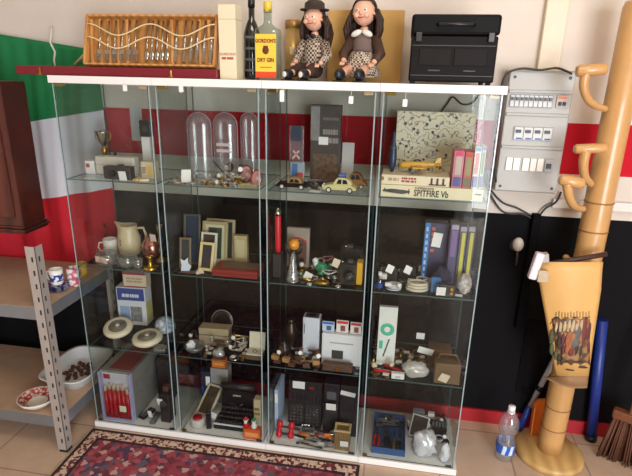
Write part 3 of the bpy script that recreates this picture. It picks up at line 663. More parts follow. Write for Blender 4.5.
# the print: a fence line, people as small colour shapes, foliage
def onp(u, v):
    for (va, la, ra2), (vb, lb, rb2) in zip(prof, prof[1:]):
        if va <= v <= vb:
            s = (v-va)/(vb-va); l, r = la+(lb-la)*s, ra2+(rb2-ra2)*s; break
    q = (u-l)/(r-l); a = at(u, v, y=yb-.0142-.03*math.sin(PI*q)); return a-o3
pr = thing; printm = {}
cols = dict(dark=(58, 44, 38), red=(128, 44, 40), green=(84, 92, 62), grey=(112, 104, 104), orange=(176, 98, 54), pale=(210, 190, 150), wine=(100, 42, 50))
def figure(parts, c):
    mb = MB()
    for u, v, ru, rv in parts:
        p = onp(u, v); k = (p+o3-CAM).dot(_f)/FPX; mb.sph(p, (ru*k*1.1, .0016, rv*k), 8)
    mb.build('printed_figure', P(*cols[c], rough=.6, var=.3, scale=120), t)
sheet([[onp(552+(i/12)*38+ (6*(k/9-.1) if i < 3 else 0), 317+46*k/9+(2.5 if (i+k) % 3 == 0 else 0)) for i in range(13)] for k in range(10)], P(150, 112, 72, rough=.6, c2=(84, 62, 48), kind='noise', scale=42, thr=(.42, .6)), 'printed_ground', .0006)
mb = MB()
for u in range(556, 592, 3): a, b = onp(u, 313-2+3*random.random()), onp(u, 318+ (6 if u < 560 else 0)); mb.tube([a, b], .0012, 4)
mb.tube([onp(556, 317), onp(574, 317), onp(590, 317)], .0016, 4).tube([onp(550, 324), onp(556, 317)], .0014, 4).build('printed_fence', P(44, 34, 30, rough=.6), t)
for u in range(557, 588, 4):
    figure([(u, 326, 1.6, 7)], 'pale')
figure([(553, 335, 3, 9), (553, 348, 3, 8), (557, 355, 3, 6)], 'green'); figure([(560, 331, 2.4, 7), (561, 342, 3.4, 9)], 'dark'); figure([(564, 339, 2.6, 7), (564, 349, 2, 6)], 'wine')
figure([(569, 339, 3.2, 9), (568, 349, 2.6, 6)], 'orange'); figure([(577, 334, 3, 10), (575, 343, 4, 5)], 'grey'); figure([(583, 335, 3, 12), (584, 325, 2.6, 7)], 'red')
figure([(576, 349, 2, 8), (580, 352, 1.6, 7)], 'dark'); figure([(588, 333, 2, 12), (588, 348, 1.5, 7)], 'wine'); figure([(560, 357, 2, 5), (562, 362, 1.4, 4)], 'dark'); figure([(571, 352, 2.2, 5)], 'red')
figure([(575, 362, 8, 1.2), (580, 367, 7, 1.4), (570, 370, 4, 1)], 'dark')
for u, v in ((560, 323.5), (564.5, 331), (569, 329), (577, 322.5), (583, 320), (588, 320)): figure([(u, v, 1.5, 1.8)], 'orange')
# white holder at the rod's left end
q = at(539, 266, y=yb-.03)
t2 = thing('towel_clip', 'white plastic clip with a ribbed beige grip hooked on the dark rod', 'clip', (q.x, yb, q.z))
MB().box(-.030, .002, -.052, -.020, -.055, .055, .007, RY(.16)).build('body', P(226, 216, 226, rough=.4, var=.03), t2)
mb = MB().box(-.004, .034, -.056, -.034, -.058, -.012, .003)
for k in range(6): mb.box(-.005, .035, -.058, -.054, -.054+k*.008, -.050+k*.008, .001)
mb.build('ribbed_grip', P(200, 180, 150, rough=.6), t2); MB().box(-.004, .036, -.044, -.010, .014, .05, .005, RY(-.2)).build('jaw', P(176, 170, 166, rough=.45), t2)

# mop handle, dustpan, blue pole, broom
a, b = at(519, 428, y=.375), at(553, 362, y=.392); d = b-a
foot = Vector((a.x, a.y, a.z)); foot = a-d*(a.z/d.z)
t = thing('mop', 'white and blue mop handle leaning against the dark wall', 'mop', tuple(foot)); 
s1 = at(530, 404, y=.35)-foot; f1 = .42
D = (b-foot)
MB().cyl(D*.015, D*.36, .016).build('blue_grip', P(34, 56, 140, rough=.4), t); MB().cyl(D*.355, D*1.08, .0125).build('white_tube', P(206, 206, 214, rough=.35), t); MB().cyl(D*.60, D*.66, .017).build('black_collar', BLACK, t)
q = at(541, 440, z=0)
yy = .318; u0, u1 = at(528, 438, y=yy).x, at(553, 438, y=yy).x; zt = at(540, 398, y=yy).z
t = thing('dustpan', 'orange plastic dustpan standing upright behind the bamboo pole', 'dustpan', ((u0+u1)/2, yy, .0355)); w2 = (u1-u0)/2; zt -= .035
M_ = RX(-.12)
MB().prism([(-w2, .0), (w2, 0), (w2*1.0, zt*.82), (w2*.75, zt), (w2*.2, zt*.93), (-w2*.6, zt*.88), (-w2*.9, zt*.78)], -.004, .012, M_).box(-w2, -w2+.006, -.03, .005, .004, zt*.75, .002, M_).box(w2-.006, w2, -.03, .005, .004, zt*.78, .002, M_).build('pan', P(240, 130, 50, rough=.4, var=.04), t)
MB().tube([M_ @ Vector((w2*.35, .004, zt*.9)), M_ @ Vector((w2*.45, .004, zt*1.25)), M_ @ Vector((w2*.55, .0, zt*1.5))], [.024, .018, .014], 10).build('handle', BLACK, t)
a, b = at(590, 446, y=.372), at(600, 345, y=.388); d = b-a; foot = a-d*(a.z/d.z)
t = thing('blue_pole', 'thick blue pole leaning on the dark wall right of the bamboo stand', 'pole', tuple(foot)); D = b-foot
MB().cyl(D*.02, D*1.25, .024).build('tube', P(28, 52, 136, rough=.4), t); MB().cyl((0, 0, .0), D*.06, .028).build('end_cap', BLACK, t)
q = at(600, 466, z=0)
t = thing('broom', 'brown bristle broom standing head down at the lower right corner', 'broom', (q.x+.10, q.y+.05, 0), -.5)
mb = MB()
for i in range(90):
    x, y = random.uniform(-.08, .08), random.uniform(-.025, .025); mb.tube([(x*1.15, y*1.3, .001), (x*.75, y*.7, .22)], .0035, 4)
o = mb.build('bristles', P(110, 66, 46, rough=.8, var=.2), t); o['kind'] = 'stuff'
MB().box(-.07, .07, -.022, .022, .215, .26, .008).build('head', P(120, 70, 44, rough=.5), t); MB().cyl((0, 0, .255), (.02, .10, 1.0), .0115).build('stick', P(170, 120, 74), t)

# water bottle on the floor
q = at(505, 462, z=0); B_ = (q.x, q.y+.035)
t = thing('water_bottle', 'clear plastic water bottle with white cap standing on the floor', 'bottle', (B_[0], B_[1], 0))
prof = [(.034, 0), (.041, .006), (.042, .03), (.040, .036), (.042, .045), (.042, .088), (.041, .096), (.034, .115), (.031, .125), (.036, .14), (.043, .165), (.044, .185), (.038, .212), (.024, .235), (.014, .246), (.0135, .258)]
MB().lathe(prof, 28, cap=False).build('bottle', PET, t)
MB().lathe([(.0428, .040), (.0430, .088)], 28, cap=False).build('blue_label', P(40, 90, 190, rough=.4, c2=(206, 222, 240), kind='wave', scale=9, thr=(.5, .62)), t)
MB().lathe([(.0155, .252), (.0158, .272), (.014, .276), (0, .2765)], 20).build('cap', P(238, 240, 244, rough=.35, var=.02), t)
MB().lathe([(.0148, .244), (.0175, .245), (.0175, .248), (.0148, .249)], 20).build('neck_ring', WHITE, t)

# ------------------------------------------------------------------ builders for what stands in the cabinets
from mathutils import noise
OCC = []
def reg(cx, cy, w, d, z, h=.2): OCC.append((cx-w/2, cx+w/2, cy-d/2, cy+d/2, z, z+h))
def free(x, y, r, z, h=.2, ry=None):
    ry = r if ry is None else ry
    return not any(q[4] < z+h and z < q[5] and q[0]-r < x < q[1]+r and q[2]-ry < y < q[3]+ry for q in OCC)
def carton(name, label, cat, u0, u1, vt, vb, z, d, mt, yf=None, rz=0, bev=.0012, group=None, lean=0, body='carton'):
    cx, yf, w, h = fit(u0, u1, vt, vb, z, yf, d)
    t = thing(name, label, cat, (cx, yf+d/2, z+abs(d/2*math.sin(lean))+(.0006 if lean else 0)), rz, group, (lean, 0, rz) if lean else None); reg(cx, yf+d/2, w, d, z)
    MB().cb(w, d, h, bev=bev).build(body, mt, t); t['w'] = w; t['d'] = d; t['h'] = h
    D = (w, d, h); del t['w'], t['d'], t['h']; return t, D
def face(t, D, a, b, c, e, mt, name='printed_panel', out=.0008):
    w, d, h = D; return MB().box(-w/2+w*a, -w/2+w*b, -d/2-out, -d/2+.001, h*c, h*e).build(name, mt, t)
def topface(t, D, a, b, c, e, mt, name='top_panel', out=.0008):
    w, d, h = D; return MB().box(-w/2+w*a, -w/2+w*b, -d/2+d*c, -d/2+d*e, h-.001, h+out).build(name, mt, t)
def textmarks(t, D, rows, mt, a=.1, b=.9, h0=.3, h1=.7, name='print_lines', n=5):
    w, d, h = D; mb = MB()
    for i in range(rows):
        x = -w/2+w*a; zz = h*(h0+(h1-h0)*(i+.2)/rows); hh = h*(h1-h0)/rows*.6
        while x < -w/2+w*b-.004:
            q = min(random.uniform(.4, 1.4)*w*(b-a)/n, -w/2+w*b-x); mb.box(x, x+q*.8, -d/2-.0016, -d/2, zz, zz+hh); x += q
    return mb.build(name, mt, t)
def frame(name, label, u0, u1, vt, vb, z, yf, bar, fm, pm, lean=-.22, rz=0, matb=None):
    cx, yf, w, h = fit(u0, u1, vt, vb, z, yf, .02)
    t = thing(name, label, 'picture frame', (cx, yf, z+.0012+.0145*math.sin(-lean)+abs(.5*w*math.sin(rz)*math.sin(lean))), rot=(lean, 0, rz)); reg(cx, yf+.02, w, .05, z)
    MB().box(-w/2, -w/2+bar, 0, .014, 0, h, .002).box(w/2-bar, w/2, 0, .014, 0, h, .002).box(-w/2+bar, w/2-bar, 0, .014, 0, bar, .002).box(-w/2+bar, w/2-bar, 0, .014, h-bar, h, .002).build('frame', fm, t)
    MB().box(-w/2+bar, w/2-bar, .006, .012, bar, h-bar).build('picture', pm, t)
    if matb: q = bar*1.9; MB().box(-w/2+bar, -w/2+q, .004, .007, bar, h-bar).box(w/2-q, w/2-bar, .004, .007, bar, h-bar).box(-w/2+q, w/2-q, .004, .007, bar, q).box(-w/2+q, w/2-q, .004, .007, h-q, h-bar).build('inner_slip', matb, t)
    MB().prism([(-.012, h*.09), (.012, h*.09), (.008, h*.7), (-.008, h*.7)], .014, .017, RX(.22, (0, .014, h*.7))).build('strut', MATTEBLACK, t)
    return t
def bag(label, u, v, z, a, b, c, mt=BAG, y=None, name='plastic_bag', seed=0, cat='bag'):
    q = at(u, v, z=z); yy = q.y+b if y is None else y
    mb = MB(); mb.sph((0, 0, 0), 1, 22)
    for vv in mb.bm.verts:
        p = vv.co; k = 1+.32*noise.noise(p*2.2+Vector((seed*7.1, 3, 1)))+.14*noise.noise(p*6+Vector((seed, 0, 4)))
        vv.co = Vector((p.x*a*k, p.y*b*k, (p.z*c*k)))
    mn = min(vv.co.z for vv in mb.bm.verts)
    for vv in mb.bm.verts: vv.co.z -= mn*.75; vv.co.z = max(vv.co.z, .0005)
    ob = mb.build(name, mt, None, (q.x, yy, z)); reg(q.x, yy, 2*a, 2*b, z); return tagit(ob, label, cat)
def lathe_thing(name, label, cat, u, v, z, prof, mt, y=None, n=22, part=None, sx=1, sy=1, solo=True):
    q = at(u, v, z=z) if y is None else at(u, v, y=y); rm = max(r for r, _ in prof); yy = (min(q.y+rm, .335-rm) if y is None else y)
    reg(q.x, yy, 2*rm, 2*rm, z)
    mb = MB().lathe(prof, n, sx=sx, sy=sy)
    if solo: return tagit(mb.build(name, mt, None, (q.x, yy, z)), label, cat)
    t = thing(name, label, cat, (q.x, yy, z)); mb.build(part or 'body', mt, t); return t
# trinkets: each one its own thing; builders by kind
def k_bracelet(t, m): MB().torus((0, 0, .0045), .026, .0042, 22, 7, sy=.9).build('band', m, t); MB().cb(.012, .010, .008, y=-.024, z=.001, bev=.002).build('clasp', GOLD, t)
def k_ring(t, m): MB().torus((0, 0, .0022), .0095, .0022, 16, 6).build('band', m, t); MB().sph((0, -.0095, .005), .0042, 8).build('stone', P(90, 40, 60, rough=.1), t)
def k_brooch(t, m):
    MB().lathe([(.015, 0), (.016, .003), (.010, .0055), (0, .006)], 16).build('mount', m, t); s = MB().sph((0, 0, .006), .0055, 10)
    for i in range(7): s.sph((.0105*math.cos(i*.9), .0105*math.sin(i*.9), .005), .003, 6)
    s.build('stones', P(206, 196, 190, rough=.1), t)
def k_pocket_watch(t, m):
    MB().lathe([(.017, 0), (.020, .003), (.020, .006), (.018, .0085)], 22).build('watch_case', m, t); MB().lathe([(.0165, .0086), (0, .0090)], 20, cap=False).build('dial', PAPER, t)
    MB().cyl((0, .019, .005), (0, .028, .005), .003).torus((0, .031, .005), .0045, .0012, 12, 5).build('crown', m, t)
def k_wrist_watch(t, m):
    MB().rings([[Vector((x, .022*math.cos(a)*k, .024+.022*math.sin(a)*k)) for x, k in ((-.008, .94), (.008, .94), (.008, 1.04), (-.008, 1.04))] for a in (2*PI*i/22 for i in range(22))], True, False, False).build('strap', m, t)
    MB().cyl((0, -.021, .026), (0, -.030, .027), .014, n=18).build('watch_case', SILVER, t); MB().cyl((0, -.030, .027), (0, -.0306, .0271), .0115, n=18).build('dial', PAPER, t)
def k_bead_necklace(t, m):
    mb = MB()
    for i in range(26):
        a = 2*PI*i/26; r = .030+.006*math.sin(3*a); mb.sph((r*math.cos(a)*1.15, r*math.sin(a)*.8, .0038), .0038, 7)
    mb.build('beads', m, t); MB().torus((.034, 0, .003), .004, .001, 8, 4).build('clasp', GOLD, t)
def k_pocket_knife(t, m):
    MB().box(-.036, .036, -.007, .007, .0005, .011, .004).build('handle', m, t); MB().box(-.034, .034, -.0015, .0015, .006, .0125, .0005).build('blade', STEEL, t)
def k_glass_knob(t, m): MB().lathe([(.012, 0), (.013, .004), (.006, .010), (.007, .014), (.017, .022), (.015, .032), (.004, .037)], 9).build('knob', CRYSTAL, t); MB().lathe([(.0125, .0005), (.0135, .004)], 12, cap=False).build('collar', m, t)
def k_thimble(t, m): MB().lathe([(.010, 0), (.0105, .002), (.008, .016), (.004, .020)], 14).build('thimble_body', m, t); MB().lathe([(.0108, 0), (.0112, .002), (.0104, .004)], 14, cap=False).build('rim', GOLD, t)
def k_shell(t, m): MB().lathe([(.001, 0), (.014, .004), (.016, .010), (.012, .018), (.007, .026), (.001, .032)], 12, M=Matrix.Translation((-.016, 0, .0165)) @ Matrix.Rotation(1.5, 4, 'Y')).build('whorl', m, t)
def k_note(t, m): MB().cb(.034, .024, .001, z=.0012, M=RX(.06)).build('slip', PAPER, t)
def k_box(t, m): MB().cb(.038, .028, .016, bev=.002).build('base', m, t); MB().cb(.039, .029, .010, z=.0162, bev=.002).build('lid', m, t)
def k_lighter(t, m): MB().cb(.036, .012, .018, bev=.002).build('body', m, t); MB().cb(.014, .013, .017, x=.026, bev=.002).build('cap', SILVER, t)
def k_key(t, m): MB().torus((-.018, 0, .0016), .008, .0016, 14, 5).build('bow', m, t); MB().cyl((-.010, 0, .0016), (.024, 0, .0016), .0016, n=6).box(.016, .022, 0, .007, .0005, .0028).build('blade', m, t)
def k_coin(t, m): MB().lathe([(.012, 0), (.0125, .0006), (.0125, .0016), (.012, .0022)], 18).build('disc', m, t)
KR = dict(bracelet=.031, ring=.0145, brooch=.0165, pocket_watch=.030, wrist_watch=.031, bead_necklace=.043, pocket_knife=.037, glass_knob=.018, thimble=.012, shell=.030, note=.021, box=.024, lighter=.03, key=.027, coin=.013)
KH = dict(bracelet=.009, ring=.010, brooch=.0085, pocket_watch=.010, wrist_watch=.048, bead_necklace=.008, pocket_knife=.0125, glass_knob=.038, thimble=.021, shell=.03, note=.004, box=.027, lighter=.019, key=.004, coin=.0025)
def heap(items, where, reg_uv, z, tries=420):
    """items: list of (kind, adjective, category, material, count) laid out without touching in the region (u0,u1,y0,y1)"""
    u0, u1, y0, y1 = reg_uv
    for kind, adj, cat, m, n in items:
        proto = None
        for _ in range(n):
            for k in range(tries):
                y = random.uniform(y0, y1); L = min(4, int(5.0*max(0, k-tries*.3)/(tries*.7)))
                def xs(u):
                    lo, hi = 90, 476
                    for _ in range(22):
                        mid = (lo+hi)/2
                        if at(u, mid, z=z).y > y: lo = mid
                        else: hi = mid
                    return at(u, (lo+hi)/2, z=z).x
                x = random.uniform(xs(u0), xs(u1)); r = KR[kind]*.8; zz = z+L*.0108
                ry = r*dict(pocket_knife=.48, lighter=.5, key=.6, box=.8, note=.8).get(kind, 1)
                if ry+.014 > y or y > .335-ry: continue
                kx = min(3, max(0, int(((xs(u0)+xs(u1))/2)/CW))); x = min(max(x, kx*CW+.019+r), kx*CW+.411-r)
                if not free(x, y, r, zz, KH[kind]*.8, ry): continue
                if L and free(x, y, r*.3, zz-.010, .008): continue
                rz = random.uniform(-.28, .28) if kind in ('pocket_knife', 'lighter', 'key', 'box', 'note') else random.uniform(-.6, .6) if kind in ('wrist_watch', 'pocket_watch') else random.uniform(0, 6.28)
                lab = f'{adj} {cat} {where}'
                if proto is None:
                    proto = thing({'box': 'trinket_box', 'glass_knob': 'crystal_stopper', 'note': 'paper_slip', 'shell': 'seashell'}.get(kind, kind), lab, cat, (x, y, zz), rz, lab); proto.scale = (.8,)*3; globals()['k_'+kind](proto, m)
                else: dup(proto, (x, y, zz), lab, rz)
                reg(x, y, 2*r, 2*ry, zz, KH[kind]*.8); break
            else: print('NOFIT', kind, where)

# ================================================================== LEFT CABINET
TW = 'on the top shelf of the left cabinet'
# top shelf
q = at(104.5, 150, y=.22)
t = thing('trophy_cup', 'small silver and brass trophy cup at the back of the left cabinet', 'trophy', (q.x, .22, Z1)); reg(q.x, .22, .06, .06, Z1); h = at(101, 131, y=.22).z-Z1
MB().lathe([(.026, 0), (.027, .012), (.018, .016), (.008, .024), (.006, h*.35), (.013, h*.45), (.014, h*.55), (.006, h*.64)], 20).build('stem', BRASS, t)
MB().lathe([(.006, h*.62), (.022, h*.74), (.025, h*.86), (.033, h*.97), (.034, h), (.030, h), (.02, h*.8), (0, h*.7)], 22, cap=False).build('cup', SILVER, t)
for s in (-1, 1): MB().tube([(s*.024, 0, h*.78), (s*.034, 0, h*.80), (s*.037, 0, h*.94), (s*.031, 0, h*.96)], .0025, 6).build('handle', BRASS, t)
t, D = carton('spectacle_case', 'long grey-white case with rounded edges on the top shelf of the left cabinet', 'case', 96, 135, 157, 176, Z1, .05, P(206, 198, 186, rough=.5, var=.05), yf=.12, bev=.008)
MB().box(-D[0]/2-.0008, D[0]/2+.0008, -.0258, .0, D[2]*.55, D[2]*.57).build('seam', P(150, 142, 130), t)
t, D = carton('small_carton', 'small white carton with a red corner left of the long grey-white case', 'box', 86, 95, 161, 173, Z1, .035, WHITE, yf=.13); face(t, D, .1, .5, .5, .8, P(170, 90, 80))
tagit(MB().cb(.045, .03, .0012, z=.0004, M=RX(.02)).build('paper_label', PAPER, None, (at(87, 178, z=Z1).x+.012, .045, Z1), (0, 0, .4)), 'white paper label lying flat at the front left corner of the top shelf', 'label')
t, D = carton('folding_camera', 'dark grey folding camera with a paper price tag in front of the long case', 'camera', 104, 131, 167, 180, Z1, .04, P(58, 54, 54, rough=.5), yf=.045, bev=.004, body='camera_body')
MB().cyl((-.02, -.02, D[2]*.5), (-.02, -.034, D[2]*.5), .016, .014, 18).build('lens', BLACK, t); MB().cb(.02, .02, .008, z=D[2], x=.01, bev=.002).build('viewfinder', DGREY, t); tag_on(t, 122.5, 176, 8, 10, .022)
tagit(MB().plate([(-.03, -.012), (.012, -.018), (.034, 0), (.02, .016), (-.02, .014)], 0, .009).build('yellow_packet', P(222, 170, 70, rough=.4, c2=(240, 220, 190), kind='noise', scale=60, thr=(.45, .55)), None, (at(141, 181, z=Z1).x, .05, Z1)), 'crumpled yellow and white packet beside the dark folding camera', 'packet')
t, D = carton('cream_cassette_box', 'cream box with a yellow panel right of the long grey-white case', 'box', 142, 154, 162, 179, Z1, .05, P(216, 204, 176), yf=.10); face(t, D, .45, .92, .12, .82, P(222, 190, 110)); textmarks(t, D, 3, P(150, 110, 80), .08, .42)
t, D = carton('desk_clock', 'black square desk clock on a white block at the back of the left cabinet', 'clock', 143, 151, 137, 160, Z1, .04, WHITE, yf=.24, body='white_block')
MB().cb(D[0]*1.35, .035, D[2]*.45, z=D[2]*1.0001, bev=.003).build('clock_body', BLACK, t); MB().cyl((0, -.0175, D[2]*1.22), (0, -.0185, D[2]*1.22), .013).build('dial', DGREY, t)
lathe_thing('hand_bell', 'small dark bell behind the long grey-white case', 'bell', 116, 160, Z1, [(.03, 0), (.026, .01), (.018, .035), (.010, .048), (.006, .052), (.006, .085), (.010, .09), (0, .10)], P(40, 36, 38, rough=.35), y=.20)
# second shelf
q = at(105, 252, z=Z2)
def ashtray(name, label, u, v, r, h, n=8, mt=CRYSTAL, y=None): return lathe_thing(name, label, 'glass dish', u, v, Z2, [(r*.8, 0), (r*.95, h*.3), (r, h), (r*.85, h), (r*.7, h*.35), (0, h*.3)], mt, y=y, n=n)
ashtray('glass_ashtray', 'heavy cut-glass ashtray with a pink price tag under the white mug', 101, 267, .052, .050, 8)
tag_on(bpy.data.objects['glass_ashtray'], 101, 260, 12, 7, .03, P(224, 186, 168), .15)
ashtray('glass_ashtray', 'second cut-glass ashtray, in the middle of the row below the cream jug', 122, 269, .046, .044, 8)
ashtray('glass_ashtray', 'third cut-glass ashtray, right of the other two below the jug', 135.5, 270, .024, .042, 8)
lathe_thing('brass_dish', 'flat round brass stand at the right front of the jug shelf', 'stand', 151, 271, Z2, [(.032, 0), (.034, .006), (.014, .010), (.009, .018), (.009, .05), (.016, .056), (0, .058)], GOLD, y=.055)
q = at(105, 246, y=.15); t = cup('mug', 'plain white mug with handle beside the cream jug', (at(107, 240, y=.19).x+.014, .19, Z2), .031, .076, P(226, 222, 216, rough=.3), None, .5); reg(t.location.x, .19, .09, .09, Z2)
q = at(127, 240, y=.20)
t = thing('milk_jug', 'cream pottery jug with brown sprig and large spout', 'jug', (q.x, .22, Z2), .25); t.scale = (.88,)*3; h = at(127, 222, y=.20).z-Z2; reg(q.x, .22, .14, .13, Z2)
mb = MB()
pr_ = [(.046, 0), (.056, .01), (.062, h*.3), (.058, h*.6), (.046, h*.82), (.044, h*.9), (.046, h)]
rs = []
for r, z in pr_:
    row = []
    for k in range(26):
        a = 2*PI*k/26; sp = max(0, math.cos(a-PI))**6*max(0, (z/h-.7)/.3)
        row.append(Vector(((r+.024*sp)*math.cos(a), r*math.sin(a)*(1-.2*sp), z+.018*sp)))
    rs.append(row)
mb.rings(rs, cap=False).rings([[Vector((v.x*.9, v.y*.9, v.z)) for v in rs[-1]], [Vector((v.x*.8, v.y*.8, .01)) for v in rs[0]]], cap=False).rings([rs[-1], [Vector((v.x*.9, v.y*.9, v.z)) for v in rs[-1]]], cap=False)
f = mb.bm.faces.new([mb.bm.verts.new(v) for v in rs[0]]); mb.build('body', P(206, 188, 152, rough=.35, var=.05), t)
MB().tube([(.044, 0, h*.88), (.078, 0, h*.9), (.09, 0, h*.65), (.082, 0, h*.35), (.060, 0, h*.28)], [.007, .007, .007, .006, .006], 9).build('handle', P(208, 186, 142, rough=.35), t)
sg = MB()
for i in range(9): sg.sph((-.026+.012*math.cos(i*2.1), -.0535+.004*(i % 2), h*.45+.018*math.sin(i*1.7)), (.004, .002, .006), 6)
sg.build('painted_sprig', P(140, 96, 70, rough=.5), t)
lathe_thing('copper_pot', 'shiny copper-pink pot with a lid right of the cream jug', 'pot', 152, 250, Z2, [(.030, 0), (.042, .02), (.046, .05), (.036, .078), (.028, .084), (.030, .088), (.012, .10), (.006, .104), (.009, .114), (0, .118)], P(196, 130, 112, rough=.2, metal=.9, var=.1), y=.20)
tag_on(bpy.data.objects['copper_pot'], 153, 238, 6, 8, .148, P(230, 208, 200))
lathe_thing('brass_candlestick', 'tall brass candlestick at the right end of the jug shelf', 'candlestick', 162, 262, Z2, [(.026, 0), (.027, .006), (.012, .014), (.006, .03), (.011, .05), (.006, .07), (.010, .10), (.005, .125), (.012, .15), (.015, .17), (.010, .171)], BRASS, y=.155)
# third shelf
t, D = carton('appliance_box', 'blue and white printed carton standing below the cream jug', 'box', 119, 146, 288, 318, Z3, .075, P(214, 216, 222, rough=.5, var=.03), yf=.250, rz=.06)
face(t, D, .03, .97, .66, .98, P(50, 74, 150), 'blue_band'); face(t, D, .45, .85, .10, .5, P(150, 150, 150, c2=(90, 90, 96), kind='voronoi', scale=60), 'picture'); face(t, D, .08, .42, .12, .5, P(150, 176, 214), 'blue_field'); textmarks(t, D, 1, P(226, 228, 236), .2, .8, .72, .86)
MB().box(D[0]/2-.001, D[0]/2+.0008, -.033, .033, D[2]*.1, D[2]*.6).build('side_panel', P(210, 200, 120), t)
z_ = Z3+D[2]+.0008; ax = t.location.x
t, D2 = carton('cream_carton', 'small cream carton with red edges on top of the blue and white carton', 'box', 124, 146, 273, 289, z_, .055, P(214, 200, 172), yf=.258, rz=.06); face(t, D2, 0, 1, .86, 1, P(160, 50, 80), 'red_edge'); face(t, D2, 0, 1, 0, .08, P(160, 50, 80), 'red_edge'); textmarks(t, D2, 2, P(176, 150, 130), .15, .85)
def disc(label, u, v, R, y, tilt, rz):
    q = at(u, v, y=y); t = thing('round_speaker', label, 'speaker', (q.x, y, Z3+.0015+R*.83*math.sin(tilt)+R*.2*abs(math.sin(rz)*math.sin(tilt))), rot=(tilt, 0, rz)); reg(q.x, y, R*2, R*1.9, Z3)
    MB().lathe([(R*.82, 0), (R, .012), (R, .020), (R*.92, .030), (R*.66, .034), (R*.62, .031)], 36).build('housing', P(224, 212, 184, rough=.4, var=.03), t)
    gr = MB().lathe([(R*.62, .0312), (R*.60, .0335), (0, .036)], 30, cap=False).build('grille', P(66, 62, 58, rough=.6), t)
    rg = MB()
    for k in range(1, 5): rg.torus((0, 0, .0352-.0002*k), R*.135*k, .0011, 26, 5)
    rg.build('grille_rings', P(206, 196, 170, rough=.5), gr); MB().lathe([(R*.16, .034), (R*.15, .038), (0, .039)], 16).build('centre_cap', P(222, 212, 188, rough=.4), t)
    return t
disc('round cream disc speaker, the left one of two, lying tilted on the shelf', 118.5, 327, .069, .150, .30, .2); disc('round cream disc speaker, the right one of two, lying nearly flat', 147, 331, .070, .098, .10, -.2)
def dome():
    q = at(158.5, 316, y=.20); t = thing('half_mirror_ball', 'white domed ornament with flower pattern behind the right cream disc', 'ornament', (q.x+.012, .235, Z3)); reg(q.x, .235, .12, .1, Z3)
    MB().lathe([(.046, 0), (.05, .006)], 26).build('rim', P(170, 176, 196), t)
    MB().lathe([(.050, .006), (.051, .022), (.044, .045), (.03, .06), (.012, .068), (0, .069)], 26, cap=False).build('dome', P(218, 222, 230, rough=.35, c2=(150, 164, 190), kind='voronoi', scale=50, thr=(.3, .6)), t)
dome()
q = at(160, 342, y=.07)
t = thing('glass_tray', 'clear glass tray at the right front of the disc speaker shelf', 'tray', (q.x+.016, .040, Z3)); reg(q.x+.016, .040, .08, .07, Z3)
MB().rings([rr(.028, .018, 0), rr(.031, .022, .020), rr(.029, .020, .020), rr(.026, .016, .005)], cap=True).build('tray', CRYSTAL, t)
# bottom
t, D = carton('pen_display_box', 'tall display box of red pens with a red panel on top', 'box', 106, 136.5, 372, 419, ZB, .26, P(142, 140, 134, rough=.5, c2=(112, 110, 106), kind='noise', scale=26), yf=.047, rz=0)
w_, d_, h_ = D
topface(t, D, .22, .9, .08, .92, P(140, 46, 48, rough=.5, c2=(110, 60, 56), kind='noise', scale=40), 'red_top_panel')
MB().box(-w_/2+.010, w_/2-.010, -d_/2-.0012, -d_/2+.001, .010, h_-.012).build('window_back', P(226, 222, 224, rough=.5), t)
MB().box(-w_/2, -w_/2+.012, -d_/2-.023, -d_/2, .002, h_, .002).box(w_/2-.012, w_/2, -d_/2-.023, -d_/2, .002, h_, .002).box(-w_/2+.012, w_/2-.012, -d_/2-.023, -d_/2, .002, .014).build('lavender_frame', P(186, 182, 216, rough=.3), t)
MB().box(-w_/2+.016, -w_/2+.05, -d_/2-.002, -d_/2, h_-.045, h_-.02).build('red_emblem', RED, t)
MB().box(-w_/2, w_/2, -d_/2-.0245, -d_/2-.0232, .002, h_).build('clear_front', clear('pack_window', (.93, .94, .96), .03, .05), t)
for i in range(6):
    x = -w_/2+.026+i*(w_-.052)/5; hh_ = h_*random.uniform(.62, .72)
    pm = MB().cyl((0, 0, 0), (0, 0, hh_-.03), .0096, n=12).build('shaft', P(206, 26, 38, rough=.35), None); ob = thing('red_marker', 'thick red pen with a pale tip standing in the display box', 'pen', (t.location.x+x, t.location.y-d_/2-.0128, ZB+.0145), 0, 'pens in the display box'); pm.parent = ob
    MB().cyl((0, 0, hh_-.03), (0, 0, hh_), .0085, .005, 12).build('tip', P(226, 200, 160), ob)
tag_on(t, 123, 409, 7, 7, t.location.y-d_/2-.0275, P(226, 216, 190), lean=0); 
def phone(label, u, v, z, L, W, y, rz, mt=BLACK, name='mobile_phone'):
    q = at(u, v, y=y); t = thing(name, label, 'phone', (q.x, y, z+.0004), rz); reg(q.x, y, L, L*.8, z)
    MB().box(-W/2, W/2, -L/2, L/2, 0, .016, .006).build('body', mt, t); MB().box(-W*.36, W*.36, L*.08, L*.38, .0155, .0168).build('screen', P(70, 84, 86, rough=.1), t)
    kk = MB()
    for i in range(4):
        for j in range(3): kk.cb(.007, .005, .0015, z=.0158, x=(j-1)*W*.27, y=-L*.38+i*L*.11, bev=.0005)
    kk.build('keypad', GREY, t); return t
t = phone('black mobile phone with a white tag in front of the red pen box', 147.5, 416, ZB, .085, .038, .095, -.3); tag_on(t, 150, 414, 4, 9, .035)
t = phone('grey cordless handset lying right of the black phone', 155.5, 421, ZB, .085, .030, .070, .1, P(96, 92, 92, rough=.5), 'cordless_handset')
t, D = carton('black_camera_bag', 'black camera bag with strap standing at the right of the left cabinet', 'bag', 158, 171, 360, 400, ZB, .09, P(34, 30, 32, rough=.8), yf=.20, bev=.012); MB().tube([(-D[0]*.35, 0, D[2]), (-.01, 0, D[2]+.05), (.02, 0, D[2]+.05), (D[0]*.35, 0, D[2])], .004, 6).build('strap', MATTEBLACK, t)
